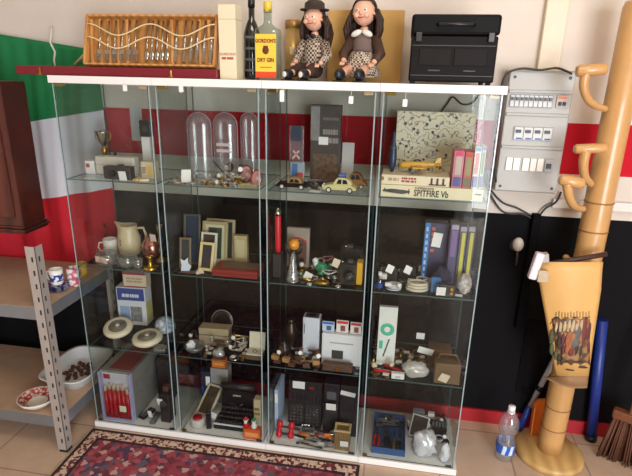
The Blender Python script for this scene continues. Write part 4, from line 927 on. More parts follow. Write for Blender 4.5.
t, D = carton('movie_camera', 'old black movie camera with brown grip and white tag at the right front', 'camera', 161.5, 171, 395, 428, ZB, .07, P(40, 34, 34, rough=.45), yf=.055, bev=.006, body='camera_body')
MB().cyl((0, -.035, D[2]*.72), (0, -.05, D[2]*.72), .016).build('lens', DGREY, t); MB().cb(.03, .03, .03, z=D[2], bev=.005).build('viewfinder', P(86, 50, 46), t)
tag_on(t, 160, 402, 6, 9, .050)

# ================================================================== SECOND CABINET
for i, (u0, u1, lb) in enumerate(((186, 210, 'left'), (212, 236, 'middle'), (239, 256, 'right'))):
    cx, yf, w_, h_ = fit(u0, u1, 113, 172, Z1, .165); cy = .20; reg(cx, cy, w_, w_*.9, Z1)
    t = thing('glass_cloche', f'tall clear domed plastic cover, {lb} one of the row at the back', 'dome cover', (cx, cy, Z1)); R = w_/2
    ring = [(R, 0), (R, h_-R)]+[(R*math.cos(a), h_-R+R*math.sin(a)) for a in (PI/2*k/8 for k in range(1, 9))]
    MB().lathe(ring, 26, cap=False, sy=.62).build('dome', PLASTIC, t); MB().torus((0, 0, .003), R, .003, 26, 6, sy=.62).build('rim', clear('rim_plastic', (.75, .75, .76), .2, .1, .15), t)
    arc = MB()
    arc.tube([(R*.99*math.cos(a), -.001, h_-R+R*.99*math.sin(a)) for a in (PI*k/16 for k in range(17))], .0022, 5).tube([(-R*.99, -.001, .004), (-R*.99, -.001, h_-R)], .0018, 5).tube([(R*.99, -.001, .004), (R*.99, -.001, h_-R)], .0018, 5).build('moulded_seam', P(196, 176, 178, rough=.3), t)
    if i == 1:
        for k in (0, 1): MB().box(-R*.55, R*.55, -R*.62-.001, -R*.60, h_*.42+.025*k, h_*.42+.012+.025*k).build('printed_line', P(206, 186, 188), t)
t, D = carton('white_price_card', 'white card tag propped up at the left front of the glasses shelf', 'card', 181.5, 190.5, 170, 180, Z1, .003, PAPER, yf=.06, lean=-.3, rz=.3); reg(t.location.x, .065, .06, .04, Z1)
q = at(206, 172, y=.075)
t = thing('wire_spectacles', 'wire-rimmed spectacles at the left of the trinkets on the top shelf', 'spectacles', (q.x, .075, Z1), .3); reg(q.x, .10, .11, .07, Z1)
for s in (-1, 1): MB().torus((0, 0, 0), .021, .0014, 20, 5, M=Matrix.Translation((s*.026, 0, .0225)) @ Matrix.Rotation(PI/2, 4, 'X')).build('rim', STEEL, t); MB().tube([(s*.047, 0, .03), (s*.05, .03, .028), (s*.045, .055, .006)], .0013, 5).build('temple', STEEL, t)
MB().tube([(-.006, 0, .026), (0, -.002, .03), (.006, 0, .026)], .0014, 5).build('bridge', STEEL, t)
a, b = at(213, 161, y=.14), at(235, 174, y=.06); b.z = Z1+.003
tagit(MB().tube([a-a, (b-a)*.5, b-a], [.0028, .0034, .0024], 7).build('knitting_needle', P(50, 44, 44, rough=.3), None, a), 'thin dark rod leaning across the trinkets before the domed covers', 'rod')
def fan(label, u0, u1, vt, yf):
    cx, y, w_, h_ = fit(u0, u1, vt, 186, Z1, yf); t = thing('decorated_plate', label, 'plate', (cx, yf, Z1+.0098), rot=(-.25, 0, 0)); reg(cx, yf+.02, w_, .05, Z1); R = w_/2
    M_ = Matrix.Translation((0, 0, R)) @ Matrix.Rotation(PI/2, 4, 'X')
    MB().lathe([(R*.6, -.003), (R, .004), (R, .006), (R*.62, .001), (0, .001)], 28, M=M_, sy=h_/w_).build('plate', P(222, 206, 200, rough=.3, c2=(190, 130, 126), kind='voronoi', scale=45, thr=(.2, .5)), t)
    MB().torus((0, 0, .005), R*.98, .0022, 28, 6, M=M_, sy=h_/w_).build('red_rim', P(150, 36, 46), t)
fan('round white plate with a red rim standing at the right front', 251, 262, 170, .06); fan('white plate with a red rim standing behind the front one', 240, 252, 166, .13)
t, D = carton('jewellery_tray', 'flat tray with pale cards lying in front of the red-rimmed plates', 'tray', 238, 258, 185, 190, Z1, .028, P(150, 140, 110, rough=.4), yf=.022)
for k in range(3): MB().box(-D[0]/2+.006+k*.026, -D[0]/2+.028+k*.026, -.011, .011, D[2], D[2]+.0015).build('pale_card', P(206, 196, 150), t)
reg(at(224, 170, y=.10).x, .10, .09, .016, Z1, .03)
W1 = 'among the trinkets on the top shelf of the second cabinet'
heap([('bead_necklace', 'pale', 'necklace', P(206, 196, 180, rough=.2), 3), ('bracelet', 'brass', 'bracelet', BRASS, 4), ('brooch', 'silver', 'brooch', SILVER, 6), ('pocket_watch', 'brass', 'pocket watch', BRASS, 2), ('wrist_watch', 'brown strapped', 'wristwatch', LEATHER, 3), ('ring', 'gold', 'ring', GOLD, 8), ('coin', 'silver', 'coin', SILVER, 5)], W1, (190, 252, .02, .19), Z1)
heap([('glass_knob', 'cut-glass', 'glass stopper', BRASS, 4), ('shell', 'pale', 'seashell', P(214, 200, 176, rough=.4), 5), ('thimble', 'white', 'thimble', P(226, 220, 210, rough=.3), 4), ('thimble', 'brass', 'thimble', BRASS, 3), ('box', 'ivory', 'trinket box', P(214, 204, 176), 3), ('box', 'brown', 'trinket box', LEATHER, 3), ('note', 'white', 'paper slip', PAPER, 3), ('lighter', 'brass', 'lighter', BRASS, 2)], W1, (208, 244, .02, .16), Z1)
heap([('bracelet', 'gold', 'bangle', GOLD, 2), ('brooch', 'brass', 'brooch', BRASS, 4), ('ring', 'silver', 'ring', SILVER, 4)], 'beside the white card on the spectacles shelf', (166, 200, .02, .15), Z1)
# second shelf
frame('framed_picture', 'large cream picture frame with a dark green picture at the back', 201, 226, 224, 258, Z2, .155, .014, P(170, 156, 116, rough=.45), P(56, 72, 60, rough=.3, var=.2), -.2, 0, P(206, 196, 160))
frame('framed_picture', 'tall beige picture frame half hidden behind the green picture', 206, 234, 221, 258, Z2, .215, .012, P(186, 170, 130, rough=.45), P(44, 44, 40), -.14, 0)
frame('framed_picture', 'dark blue picture in a thin frame at the left of the frame shelf', 183, 199, 217, 256, Z2, .13, .009, P(70, 66, 60, rough=.4), P(44, 58, 76, rough=.25, var=.2), -.2, .1)
frame('framed_picture', 'brown picture frame in the left corner before the dark blue picture', 179, 190, 240, 262, Z2, .07, .009, P(120, 100, 70, rough=.4), P(60, 64, 66, rough=.25), -.2, .1)
frame('framed_picture', 'small white picture frame with a dark photo in the middle of the shelf', 199, 215, 235, 263, Z2, .11, .009, P(220, 214, 196, rough=.4), P(56, 50, 44, rough=.3), -.22, -.08)
frame('framed_picture', 'gold and white frame tilted low before the small white frame', 197, 212, 245, 264, Z2, .066, .012, P(226, 206, 150, rough=.35), P(50, 44, 52, rough=.3), -.3, -.1)
tagit(MB().prism([(-.022, 0), (.014, 0), (.026, .03), (.012, .04), (.01, .065), (-.006, .05), (-.024, .058), (-.018, .03)], 0, .0012, RX(-.15)).build('torn_paper', P(214, 224, 238, rough=.7), None, (at(184.5, 256, y=.045).x, .045, Z2+.0006)), 'torn pale blue paper standing before the picture frames', 'paper')
t, D = carton('table_clock', 'small beige table clock at the back right of the frame shelf', 'clock', 234, 247, 236, 258, Z2, .03, P(190, 172, 126, rough=.4), yf=.20, bev=.003); face(t, D, .16, .84, .22, .86, P(206, 194, 152), 'dial'); MB().cb(D[0]*1.1, .036, .006, z=0, bev=.001).build('plinth', P(150, 120, 70), t)
t, D = carton('red_album', 'large red leather album lying flat with a grey cover panel', 'book', 212, 257, 271, 279, Z2, .115, P(140, 44, 36, rough=.45, var=.12), yf=.030, bev=.003)
topface(t, D, .16, .95, .35, .95, P(110, 92, 78, rough=.5, var=.08), 'grey_cover_panel'); MB().box(-D[0]/2+.002, D[0]/2+.0005, -D[1]/2-.0006, -D[1]/2+.002, D[2]*.45, D[2]*.55).build('dark_band', P(96, 26, 24), t)
t = thing('dried_flowers', 'bunch of dried pinkish flowers lying at the left of the red album', 'flowers', (at(194, 270, z=Z2).x, .036, Z2+.0006)); t.scale = (.8,)*3; reg(t.location.x, .036, .13, .05, Z2)
mb = MB(); hd_ = MB()
for i in range(9):
    a = .15*(i-4); mb.tube([(-.06, .012*math.sin(i), .004), (.0, .004*i-.016, .008), (.05, .006*(i-4)*.7, .012+.002*(i % 3))], .0016, 5)
for i in range(7): hd_.sph((.052+.004*(i % 3), .006*(i-3), .016+.004*(i % 2)), (.013, .011, .011), 8)
mb.build('stems', P(110, 82, 66), t); hd_.build('petals', P(212, 190, 184, rough=.8, var=.1), t); tag_on(t, 204, 270, 6, 8, .016, P(226, 210, 170))
# third shelf
q = at(224, 315, y=.27)
t = thing('dark_plate', 'dark decorative plate with a pale edge standing at the back', 'plate', (at(221, 315, y=.27).x, .275, Z3+.0005), rot=(-.22, 0, 0)); reg(t.location.x, .285, .12, .06, Z3); M_ = Matrix.Translation((0, 0, .055)) @ Matrix.Rotation(PI/2, 4, 'X')
MB().lathe([(.03, -.004), (.055, .004), (.055, .006), (.032, 0), (0, 0)], 30, M=M_).build('plate', P(56, 48, 42, rough=.25), t); MB().torus((0, 0, .0055), .054, .0018, 30, 6, M=M_).build('pale_edge', P(176, 160, 130), t)
t = thing('brass_trumpet', 'small brass horn lying across the back of the third shelf', 'horn', (at(246, 326, y=.20).x-.010, .215, Z3+.002)); reg(t.location.x, .215, .19, .03, Z3)
MB().tube([(-.080, 0, .018), (-.065, 0, .018), (.02, 0, .016), (.085, 0, .014)], [.018, .008, .005, .005], 14).build('tube', GOLD, t); MB().torus((0, 0, 0), .018, .0015, 18, 5, M=Matrix.Translation((-.080, 0, .018)) @ Matrix.Rotation(PI/2, 4, 'Y')).build('bell_rim', GOLD, t); MB().cyl((.085, 0, .014), (.098, 0, .014), .007, .008).build('mouthpiece', BRASS, t)
t, D = carton('beige_jewel_case', 'long beige jewel case at the left of the third shelf', 'box', 199, 228, 329, 340, Z3, .06, P(168, 150, 118, rough=.6), yf=.13, bev=.003, rz=.05); MB().box(-D[0]/2-.0005, D[0]/2+.0005, -D[1]/2-.0006, D[1]/2+.0006, D[2]*.6, D[2]*.64).build('seam', BROWN, t)
q = at(258, 352, y=.04)
cx, yf, w_, h_ = fit(245, 261, 352, 361, Z3, None, .05)
t = thing('open_ring_box', 'open white jewellery box with a dark base at the right front', 'jewellery box', (cx, yf+.035, Z3), .0); reg(cx, yf+.035, w_, .08, Z3)
MB().cb(w_, .055, .022, bev=.002).build('dark_base', P(92, 80, 62, rough=.5), t); MB().cb(w_*.94, .05, .006, z=.0221).build('cushion', P(214, 206, 184, rough=.8), t)
MB().box(-w_/2, w_/2, .028, .036, .02, .105, .002, RX(-.18, (0, .028, .02))).build('lid', P(222, 214, 190, rough=.6), t)
sj = MB().torus((0, 0, .031), .010, .0022, 16, 6); sj.build('ring', SILVER, t)
t = lathe_thing('glass_bowl', 'shallow glass bowl with crumpled paper in it at the left front', 'bowl', 195, 357, Z3, [(.022, 0), (.040, .015), (.048, .032), (.045, .033), (.036, .018), (0, .006)], CRYSTAL, y=.068)
ob = bag('crumpled white tissue paper inside the glass bowl', 194, 345, Z3+.0085, .020, .020, .024, P(224, 224, 226, rough=.8), y=.068, name='tissue_paper', seed=3, cat='paper'); 
bag('small clear plastic bag of trinkets in the middle of the third shelf', 219, 356, Z3, .026, .018, .02, y=.047, seed=5); reg(at(219, 356, z=Z3).x, .047, .075, .06, Z3)
W3 = 'on the third shelf of the second cabinet'
heap([('bead_necklace', 'pearl', 'necklace', P(226, 214, 190, rough=.15), 4), ('bracelet', 'silver', 'bracelet', SILVER, 4), ('wrist_watch', 'dark strapped', 'wristwatch', MATTEBLACK, 3), ('note', 'white', 'paper slip', PAPER, 5), ('brooch', 'pale', 'brooch', P(200, 186, 170, rough=.2), 5), ('ring', 'brass', 'ring', BRASS, 8), ('pocket_knife', 'brown', 'pocket knife', BROWN, 3), ('glass_knob', 'clear', 'glass stopper', BRASS, 4)], W3, (180, 248, .02, .19), Z3)
# bottom
t, D = carton('typewriter', 'large black typewriter filling the bottom of the second cabinet', 'typewriter', 214, 248, 425, 436, ZB, .185, P(24, 23, 25, rough=.3, var=.15), yf=.06, bev=.004, body='base')
w_, d_, h_ = D
MB().box(-w_/2, w_/2, -d_/2-.0012, -d_/2+.004, h_*.78, h_*1.02).build('white_front_edge', P(206, 206, 206, rough=.35), t)
MB().prism([(-w_/2+.004, h_), (w_/2-.004, h_), (w_/2-.012, h_+.115), (-w_/2+.012, h_+.115)], d_*.08, d_*.48).build('body_shell', P(30, 29, 31, rough=.3), t)
kk = MB()
for r_ in range(4):
    for c_ in range(11): kk.cyl((-w_*.42+c_*w_*.084+r_*.004, -d_*.42+r_*.022, h_+r_*.010), (-w_*.42+c_*w_*.084+r_*.004, -d_*.42+r_*.022, h_+.012+r_*.010), .0062, n=9)
kk.box(-w_*.25, w_*.25, -d_*.49, -d_*.46, h_, h_+.010, .002).build('keys', P(50, 49, 50, rough=.3), t)
MB().cyl((-w_*.46, d_*.2, h_+.128), (w_*.46, d_*.2, h_+.128), .017, n=18).build('platen', P(40, 39, 40, rough=.5), t)
for s in (-1, 1): MB().cyl((s*w_*.46, d_*.2, h_+.128), (s*w_*.515, d_*.2, h_+.128), .014, n=14).build('platen_knob', BLACK, t)
MB().tube([(-.03, d_*.085-.001, h_+.045), (0, d_*.085-.003, h_+.025), (.03, d_*.085-.001, h_+.045)], .004, 6).build('type_basket', P(70, 68, 66, rough=.3, metal=.6), t); MB().box(-.02, .02, d_*.08-.0015, d_*.08, h_+.085, h_+.094).build('badge', P(160, 150, 130), t)
t, D = carton('blue_book', 'dark blue book with a white label standing at the back left', 'book', 202, 211, 372, 403, ZB, .05, P(32, 36, 60, rough=.5), yf=.255, rz=.1); face(t, D, .5, .95, .55, .85, PAPER, 'white_label'); face(t, D, .02, .3, .05, .5, P(40, 80, 180), 'blue_corner')
t, D = carton('grey_box', 'pale grey box with an orange carton on it at the back', 'box', 211, 228, 369, 384, ZB, .06, P(158, 156, 152, rough=.6), yf=.26)
t2, D2 = carton('orange_carton', 'small orange carton on top of the pale grey box', 'box', 212, 225, 360, 369, ZB+D[2]+.0005, .04, P(226, 120, 44, rough=.45), yf=.27); face(t2, D2, .1, .9, .3, .6, P(240, 160, 80))
frame('picture_tray', 'tilted tray with a cream rim and dark beads in it', 194, 210, 391, 414, ZB, .122, .010, P(206, 196, 166, rough=.4), P(46, 38, 34, rough=.3, c2=(100, 80, 60), kind='voronoi', scale=90), -.9, -.25)
q = at(196, 425, y=.05)
t = thing('ring_container', 'round white container with a red lid at the left front', 'jar', (q.x+.004, .066, ZB)); reg(q.x, .066, .085, .085, ZB)
MB().lathe([(.026, 0), (.034, .012), (.035, .040), (.031, .046), (.024, .047)], 28).build('container', P(206, 198, 190, rough=.35), t); MB().lathe([(.024, .0468), (.021, .052), (0, .053)], 24).build('red_lid', P(176, 30, 40, rough=.35), t)
t, D = carton('black_gadget', 'small black gadget with a square white tag right of the red-lidded container', 'gadget', 205.5, 210.5, 413, 423, ZB, .022, BLACK, yf=.05, rz=.3, bev=.004); MB().cyl((0, 0, D[2]), (0, 0, D[2]+.006), .006).build('knob', DGREY, t); tag_on(t, 212, 415, 9, 9, .075, tilt=.4)
t, D = carton('orange_box', 'orange carton at the right front with two figurines on it', 'box', 243.5, 260, 430, 439, ZB, .035, P(220, 96, 46, rough=.5, var=.1), yf=.022); face(t, D, .1, .9, .25, .7, P(240, 160, 90))
zf = ZB+D[2]+.0005
for i, (u, lb, c) in enumerate(((246, 'small father christmas figurine with a red cap on the orange carton', RED), (254, 'small white and green figurine on the orange carton', GREEN))):
    q = at(u, 430, y=.04); t = thing('figurine', lb, 'figurine', (q.x, .042, zf))
    MB().lathe([(.013, 0), (.015, .006), (.011, .022), (.006, .028)], 14).build('body', c if i == 0 else P(226, 226, 220), t); MB().sph((0, 0, .034), .010, 12).build('head', SKIN, t)
    MB().lathe([(.0105, .036), (.008, .046), (.001, .056)], 12).build('cap', c, t); MB().sph((0, -.007, .028), (.008, .006, .008), 8).build('beard', WHITE, t); MB().torus((0, 0, .036), .010, .0026, 14, 5).build('cap_brim', WHITE, t)
t, D = carton('cream_box', 'cream box at the right edge behind the figurines', 'box', 254, 261, 400, 425, ZB, .04, P(206, 190, 152, rough=.55), yf=.14); textmarks(t, D, 2, P(150, 120, 90))

# ================================================================== THIRD CABINET
def toy_car(name, label, u0, u1, vt, yf, body, roof, rz=0, kind='saloon'):
    cx, y, L, h = fit(u0, u1, vt, 193, Z1, yf); L /= max(.6, math.cos(rz)); W = L*.40; r = L*.085
    t = thing(name, label, 'toy car', (cx, yf+W/2, Z1), rz); reg(cx, yf+W/2, L, W, Z1)
    hb = h*.56
    if kind == 'beetle': pf = [(-.5, .20), (-.49, .34), (-.42, .46), (-.28, .54), (.30, .56), (.42, .44), (.49, .32), (.5, .20)]
    else: pf = [(-.5, .2), (-.5, .44), (-.46, .52), (-.15, .56), (.2, .56), (.46, .52), (.5, .42), (.5, .2)]
    mb = MB().prism([(x*L, z*h) for x, z in pf], -W/2, W/2)
    bmesh.ops.bevel(mb.bm, geom=list(mb.bm.edges), offset=h*.03, segments=2, affect='EDGES'); mb.build('car_body', body, t)
    rf = [(-.20, .53), (-.10, .90), (-.02, 1.0), (.16, .99), (.28, .86), (.38, .54)] if kind == 'beetle' else [(-.16, .53), (-.08, .92), (.0, 1.0), (.20, 1.0), (.27, .92), (.32, .53)]
    mb = MB().prism([(x*L, z*h) for x, z in rf], -W*.42, W*.42); bmesh.ops.bevel(mb.bm, geom=list(mb.bm.edges), offset=h*.03, segments=2, affect='EDGES'); mb.build('cabin', roof, t)
    gl = P(40, 46, 50, rough=.1)
    for s in (-1, 1): MB().prism([(-.09*L, .60*h), (-.04*L, .88*h), (.06*L, .90*h), (.06*L, .60*h)], s*W*.415, s*W*.43).prism([(.09*L, .60*h), (.09*L, .90*h), (.20*L, .86*h), (.25*L, .60*h)], s*W*.415, s*W*.43).build('side_windows', gl, t)
    for sx in (-.31, .31):
        for s in (-1, 1):
            wh = MB().cyl((sx*L, s*W*.36, r), (sx*L, s*W*.52, r), r, n=18).build('wheel', BLACK, t); MB().cyl((sx*L, s*W*.515, r), (sx*L, s*W*.535, r), r*.62, n=14).build('hub_cap', P(220, 214, 206, rough=.3), wh)
    for sx in (-.5, .5): MB().box(sx*L-.003, sx*L+.003, -W*.46, W*.46, h*.2, h*.28, .001).build('bumper', SILVER, t)
    for s in (-1, 1): MB().sph((-L*.49, s*W*.33, h*.40), (.004, .006, .006), 8).build('headlamp', WHITE, t)
    return t, L, W, h
t, L, W, h = toy_car('toy_car', 'black and tan vintage toy car at the left of the car shelf', 276, 307, 178, .045, P(34, 30, 30, rough=.25), P(170, 130, 76, rough=.4), .0)
t, L, W, h = toy_car('toy_car', 'pale yellow toy car with a blue roof load on the car shelf', 322, 356, 178, .030, P(214, 206, 150, rough=.25), P(216, 208, 154, rough=.25), 0, 'beetle')
lg = MB().cb(L*.20, W*.6, h*.14, z=h*1.06, x=L*.06, bev=.002).build('blue_load', P(90, 120, 200, rough=.4), t); MB().box(-L*.05, L*.17, -W*.34, W*.34, h*1.0, h*1.06).build('roof_rack', SILVER, t)
t, L, W, h = toy_car('toy_car', 'brown and gold toy car half hidden behind the pale yellow one', 339, 366, 173, .125, P(150, 104, 56, rough=.3), P(128, 88, 50, rough=.3), .0, 'beetle')
t, D = carton('model_kit_box', 'tall dark box with photos standing behind the toy cars', 'box', 310, 339, 105, 170, Z1, .05, P(48, 42, 40, rough=.5, c2=(78, 66, 60), kind='noise', scale=25), yf=.22)
face(t, D, .0, .3, .55, .98, P(150, 148, 148, rough=.5, c2=(110, 106, 106), kind='noise', scale=30), 'grey_panel'); face(t, D, .1, .95, .02, .38, P(58, 46, 40, rough=.5, c2=(120, 90, 66), kind='voronoi', scale=55), 'photo'); textmarks(t, D, 2, P(150, 140, 136), .42, .95, .50, .72); textmarks(t, D, 1, P(110, 104, 100), .42, .95, .80, .86)
face(t, D, .28, .6, .50, .60, PAPER, 'white_label', .0018)
t, D = carton('white_sheet', 'blank white card leaning behind the pale yellow toy car', 'card', 341, 353, 143, 172, Z1, .003, P(214, 208, 206, rough=.7), yf=.26, lean=-.1)
t, D = carton('hang_pack', 'clear pack with a dark header and pink cross at the left back', 'pack', 289, 303, 126, 172, Z1, .02, PLASTIC, yf=.21)
face(t, D, .15, .85, .74, 1, P(50, 60, 80), 'dark_header'); w_, d_, h_ = D
MB().box(-.022, .022, -d_/2-.003, -d_/2-.001, h_*.48, h_*.48+.007, 0, RY(.9, (0, 0, h_*.485))).box(-.022, .022, -d_/2-.003, -d_/2-.001, h_*.48, h_*.48+.007, 0, RY(-.9, (0, 0, h_*.485))).build('pink_cross', P(226, 176, 170, rough=.5), t)
t, D = carton('photo_card', 'small colour photo card with blue and red figures behind the black car', 'card', 290, 304, 163, 176, Z1, .004, P(150, 160, 176), yf=.15, lean=-.12); face(t, D, .1, .5, .3, .95, P(70, 110, 160), 'blue_figure'); face(t, D, .45, .9, .05, .55, P(190, 60, 50), 'red_figure')
reg(at(313, 194, z=Z1).x, .036, .05, .035, Z1)
heap([('lighter', 'dark', 'lighter', P(70, 56, 46, rough=.4), 3), ('pocket_knife', 'brown', 'pocket knife', BROWN, 3), ('key', 'dull steel', 'key', STEEL, 3)], 'between the toy cars', (304, 324, .02, .16), Z1)
tagit(MB().cb(.042, .026, .0012, z=.0004).build('paper_label', PAPER, None, (at(313, 194, z=Z1).x, .036, Z1), (0, 0, -.25)), 'white paper label lying flat between the two front toy cars', 'label')
# second shelf
q = at(279, 240, y=.11)
t = thing('red_lighter', 'tall red tube with a silver cap at the left of the glass trinket shelf', 'lighter', (.897, .10, Z2+.105)); h = at(276, 208, y=.10).z-Z2-.105
qq = thing('dark_box', 'narrow dark box under the red tube at the left of its shelf', 'box', (.897, .10, Z2)); reg(.897, .10, .036, .05, Z2); MB().cb(.034, .05, .1045, bev=.002).build('carton', P(40, 38, 36, rough=.5), qq); MB().box(-.0176, .0176, -.0256, .0256, .085, .0865).build('lid_seam', P(70, 64, 58), qq)
h = h
MB().lathe([(.010, 0), (.013, .02), (.013, h*.82), (.012, h*.84)], 16).build('red_tube', P(206, 24, 44, rough=.35), t); MB().lathe([(.0135, h*.84), (.0135, h*.93), (.006, h*.94), (.005, h), (.001, h*1.01)], 16).build('silver_cap', SILVER, t)
t, D = carton('picture_card', 'square card with a red arch picture at the back of the glass trinket shelf', 'card', 287, 309, 228, 262, Z2, .02, P(166, 150, 136, rough=.5), yf=.22)
face(t, D, .12, .88, .1, .7, P(120, 70, 60, c2=(70, 60, 60), kind='noise', scale=40), 'photo'); MB().tube([(D[0]*.34*math.cos(a), -D[1]/2-.001, D[2]*.62+D[0]*.22*math.sin(a)) for a in (PI*k/12 for k in range(13))], .004, 6).build('red_arch', P(190, 50, 50), t)
t = thing('toy_figure', 'dark toy figure with a round orange head on the glass trinket shelf', 'figurine', (at(294, 262, y=.14).x, .14, Z2)); reg(t.location.x, .14, .06, .05, Z2); h = at(294, 238, y=.14).z-Z2
MB().lathe([(.022, 0), (.024, .01), (.018, h*.4), (.020, h*.55), (.012, h*.68)], 18).build('body', P(36, 34, 36, rough=.4), t); MB().sph((0, 0, h*.82), (.024, .022, .025), 18).build('head', P(236, 150, 40, rough=.35), t)
for s in (-1, 1): MB().tube([(s*.018, 0, h*.55), (s*.034, -.006, h*.7), (s*.032, -.012, h*.86)], .006, 7).build('arm', P(40, 36, 38), t)
MB().sph((.0, -.021, h*.84), (.008, .003, .006), 8).build('face', P(250, 210, 120), t)
t = thing('crystal_figurine', 'clear crystal tower figurine at the left front of its shelf', 'figurine', (at(290, 284, z=Z2).x+.004, .050, Z2)); reg(t.location.x, .05, .06, .06, Z2); h = at(290, 252, y=.05).z-Z2
MB().lathe([(.028, 0), (.026, h*.15), (.022, h*.2), (.024, h*.32), (.016, h*.4), (.018, h*.55), (.010, h*.65), (.012, h*.8), (.002, h)], 8).build('tower', clear('sparkle_glass', (.84, .84, .83), .2, .08, .2), t)
MB().torus((0, 0, .003), .027, .003, 8, 5).build('base_ring', SILVER, t)
t = thing('green_bird', 'green glass bird with a white head behind the glass trinkets', 'ornament', (at(321, 262, y=.15).x, .16, Z2)); reg(t.location.x, .16, .12, .05, Z2)
MB().sph((0, 0, .030), (.032, .022, .022), 16).cyl((0, 0, 0), (0, 0, .015), .02, .014).build('body', P(40, 140, 96, rough=.12, coat=.6), t); MB().sph((-.026, 0, .058), (.014, .014, .014), 12).tube([(-.022, 0, .035), (-.026, 0, .056)], [.013, .010], 10).build('head', P(226, 232, 232, rough=.2), t); MB().tube([(.025, 0, .03), (.055, 0, .048)], [.012, .003], 8).build('tail', P(30, 120, 80, rough=.15), t)
def black_camera(label, u0, u1, vt, vb, z, yf, d, lensx=.15, r=.022):
    t, D = carton('camera', label, 'camera', u0, u1, vt, vb, z, d, P(30, 29, 31, rough=.35, var=.2), yf=yf, bev=.005, body='camera_body'); w_, d_, h_ = D; r = min(r, h_*.42)
    l_ = MB().lathe([(r, 0), (r, .012), (r*.9, .016), (r*.9, .024), (r*.6, .025)], 22, M=Matrix.Translation((w_*lensx, -d_/2, h_*.48)) @ Matrix.Rotation(PI/2, 4, 'X')).build('lens', BLACK, t); MB().sph((w_*lensx, -d_/2-.022, h_*.48), (r*.6, .004, r*.6), 12).build('front_glass', P(60, 66, 80, rough=.05), l_)
    MB().cb(w_*.3, d_*.7, .012, z=h_, x=w_*lensx, bev=.003).build('viewfinder', DGREY, t); MB().cyl((-w_*.33, 0, h_), (-w_*.33, 0, h_+.006), .007).build('shutter_button', SILVER, t); return t, D
t, D = black_camera('black camera with a round lens at the right of the glass trinket shelf', 338, 355, 264, 287, Z2, .055, .045); tag_on(t, 336, 263, 7, 10, .03, P(232, 220, 190), .35)
t, D = black_camera('second black camera standing behind the first beside the yellow block', 341, 361, 249, 268, Z2, .17, .05, -.1)
t, D = carton('yellow_box', 'bright yellow box at the right end of the glass trinket shelf', 'box', 356, 361.5, 263, 285, Z2, .05, P(236, 180, 40, rough=.4), yf=.07)
t = thing('brass_buckle', 'brass ring stand at the front of the glass trinket shelf', 'ornament', (at(321, 286, z=Z2).x, .042, Z2)); reg(t.location.x, .042, .06, .04, Z2)
MB().torus((0, 0, .010), .024, .0075, 22, 8, sy=.7).build('ring', P(176, 140, 60, rough=.3, metal=.8), t); MB().sph((0, .012, .018), (.012, .008, .010), 10).build('knob', BRASS, t); tag_on(t, 308, 276, 8, 9, .030, tilt=.4)
W2_ = 'among the glass trinkets on the second shelf of the third cabinet'
heap([('glass_knob', 'cut-glass', 'glass stopper', BRASS, 7), ('bead_necklace', 'white bead', 'necklace', P(220, 216, 214, rough=.2), 3), ('bead_necklace', 'pink bead', 'necklace', P(190, 130, 140, rough=.2), 2), ('bracelet', 'gold', 'bangle', GOLD, 4), ('brooch', 'silver', 'brooch', SILVER, 5), ('wrist_watch', 'dark', 'wristwatch', MATTEBLACK, 2), ('thimble', 'green', 'thimble', GREEN, 3), ('coin', 'silver', 'coin', SILVER, 4)], W2_, (296, 342, .02, .24), Z2)
# third shelf
t, D = carton('white_speaker', 'tall white box with a dark round opening on top, third shelf', 'box', 302.5, 319, 318, 347, Z3, .055, P(206, 210, 220, rough=.4, var=.03), yf=.12, bev=.003)
topface(t, D, .1, .9, .1, .9, P(70, 74, 80, rough=.4), 'dark_grille'); MB().cyl((0, 0, D[2]), (0, 0, D[2]+.004), .018, n=20).build('round_opening', BLACK, t); face(t, D, .06, .12, .6, .85, P(90, 90, 96), 'switch')
t, D = carton('white_printer_box', 'wide white box with a small dark label on the third shelf', 'box', 321.5, 361, 335, 352, Z3, .05, P(220, 222, 226, rough=.45, var=.03), yf=.085, bev=.003, lean=0)
face(t, D, .26, .55, .2, .48, P(66, 66, 60, rough=.4), 'dark_label'); face(t, D, .2, .8, .70, .74, P(170, 170, 172), 'slot')
zz = Z3+D[2]+.0005
for u0, u1, vt, c, c2, lb in ((322, 334, 322, (190, 206, 226), (50, 110, 190), 'blue and white printed card standing on the wide white box'), (336, 348, 321, (226, 220, 216), (200, 60, 50), 'white card with a red heading standing on the wide white box'), (350, 361, 323, (224, 218, 216), (180, 70, 60), 'white and red card at the right end of the wide white box')):
    t, D = carton('printed_card', lb, 'card', u0, u1, vt, 335, zz, .003, P(*c, rough=.5), yf=.105, lean=-.08); face(t, D, .05, .95, .72, .95, P(*c2), 'heading'); face(t, D, .35, .75, .12, .58, P(c2[0]//2+40, c2[1]//2+40, c2[2]//2+40), 'print')
lathe_thing('bronze_vase', 'dark bronze vase with a narrow neck at the left back of the third shelf', 'vase', 291, 345, Z3, [(.022, 0), (.024, .006), (.014, .012), (.026, .05), (.030, .085), (.016, .115), (.012, .13), (.017, .145), (.012, .145)], P(72, 60, 48, rough=.3, metal=.6, var=.2), y=.20)
lathe_thing('dark_jar', 'small dark lidded jar in front of the bronze vase', 'jar', 284, 352, Z3, [(.024, 0), (.03, .02), (.028, .05), (.02, .06), (.022, .064), (.006, .072), (0, .08)], P(50, 44, 40, rough=.3), y=.11)
tagit(MB().tube([(-.10, 0, .004), (-.02, 0, .005), (.06, -.004, .004), (.10, -.01, .003)], [.004, .0045, .004, .003], 7).build('bamboo_flute', P(196, 164, 112, rough=.5), None, (at(318, 352, y=.075).x, .078, Z3+.0006), (0, 0, -.02)), 'pale bamboo flute lying in front of the white boxes', 'flute'); reg(at(318, 352, y=.075).x, .078, .20, .014, Z3, .011)
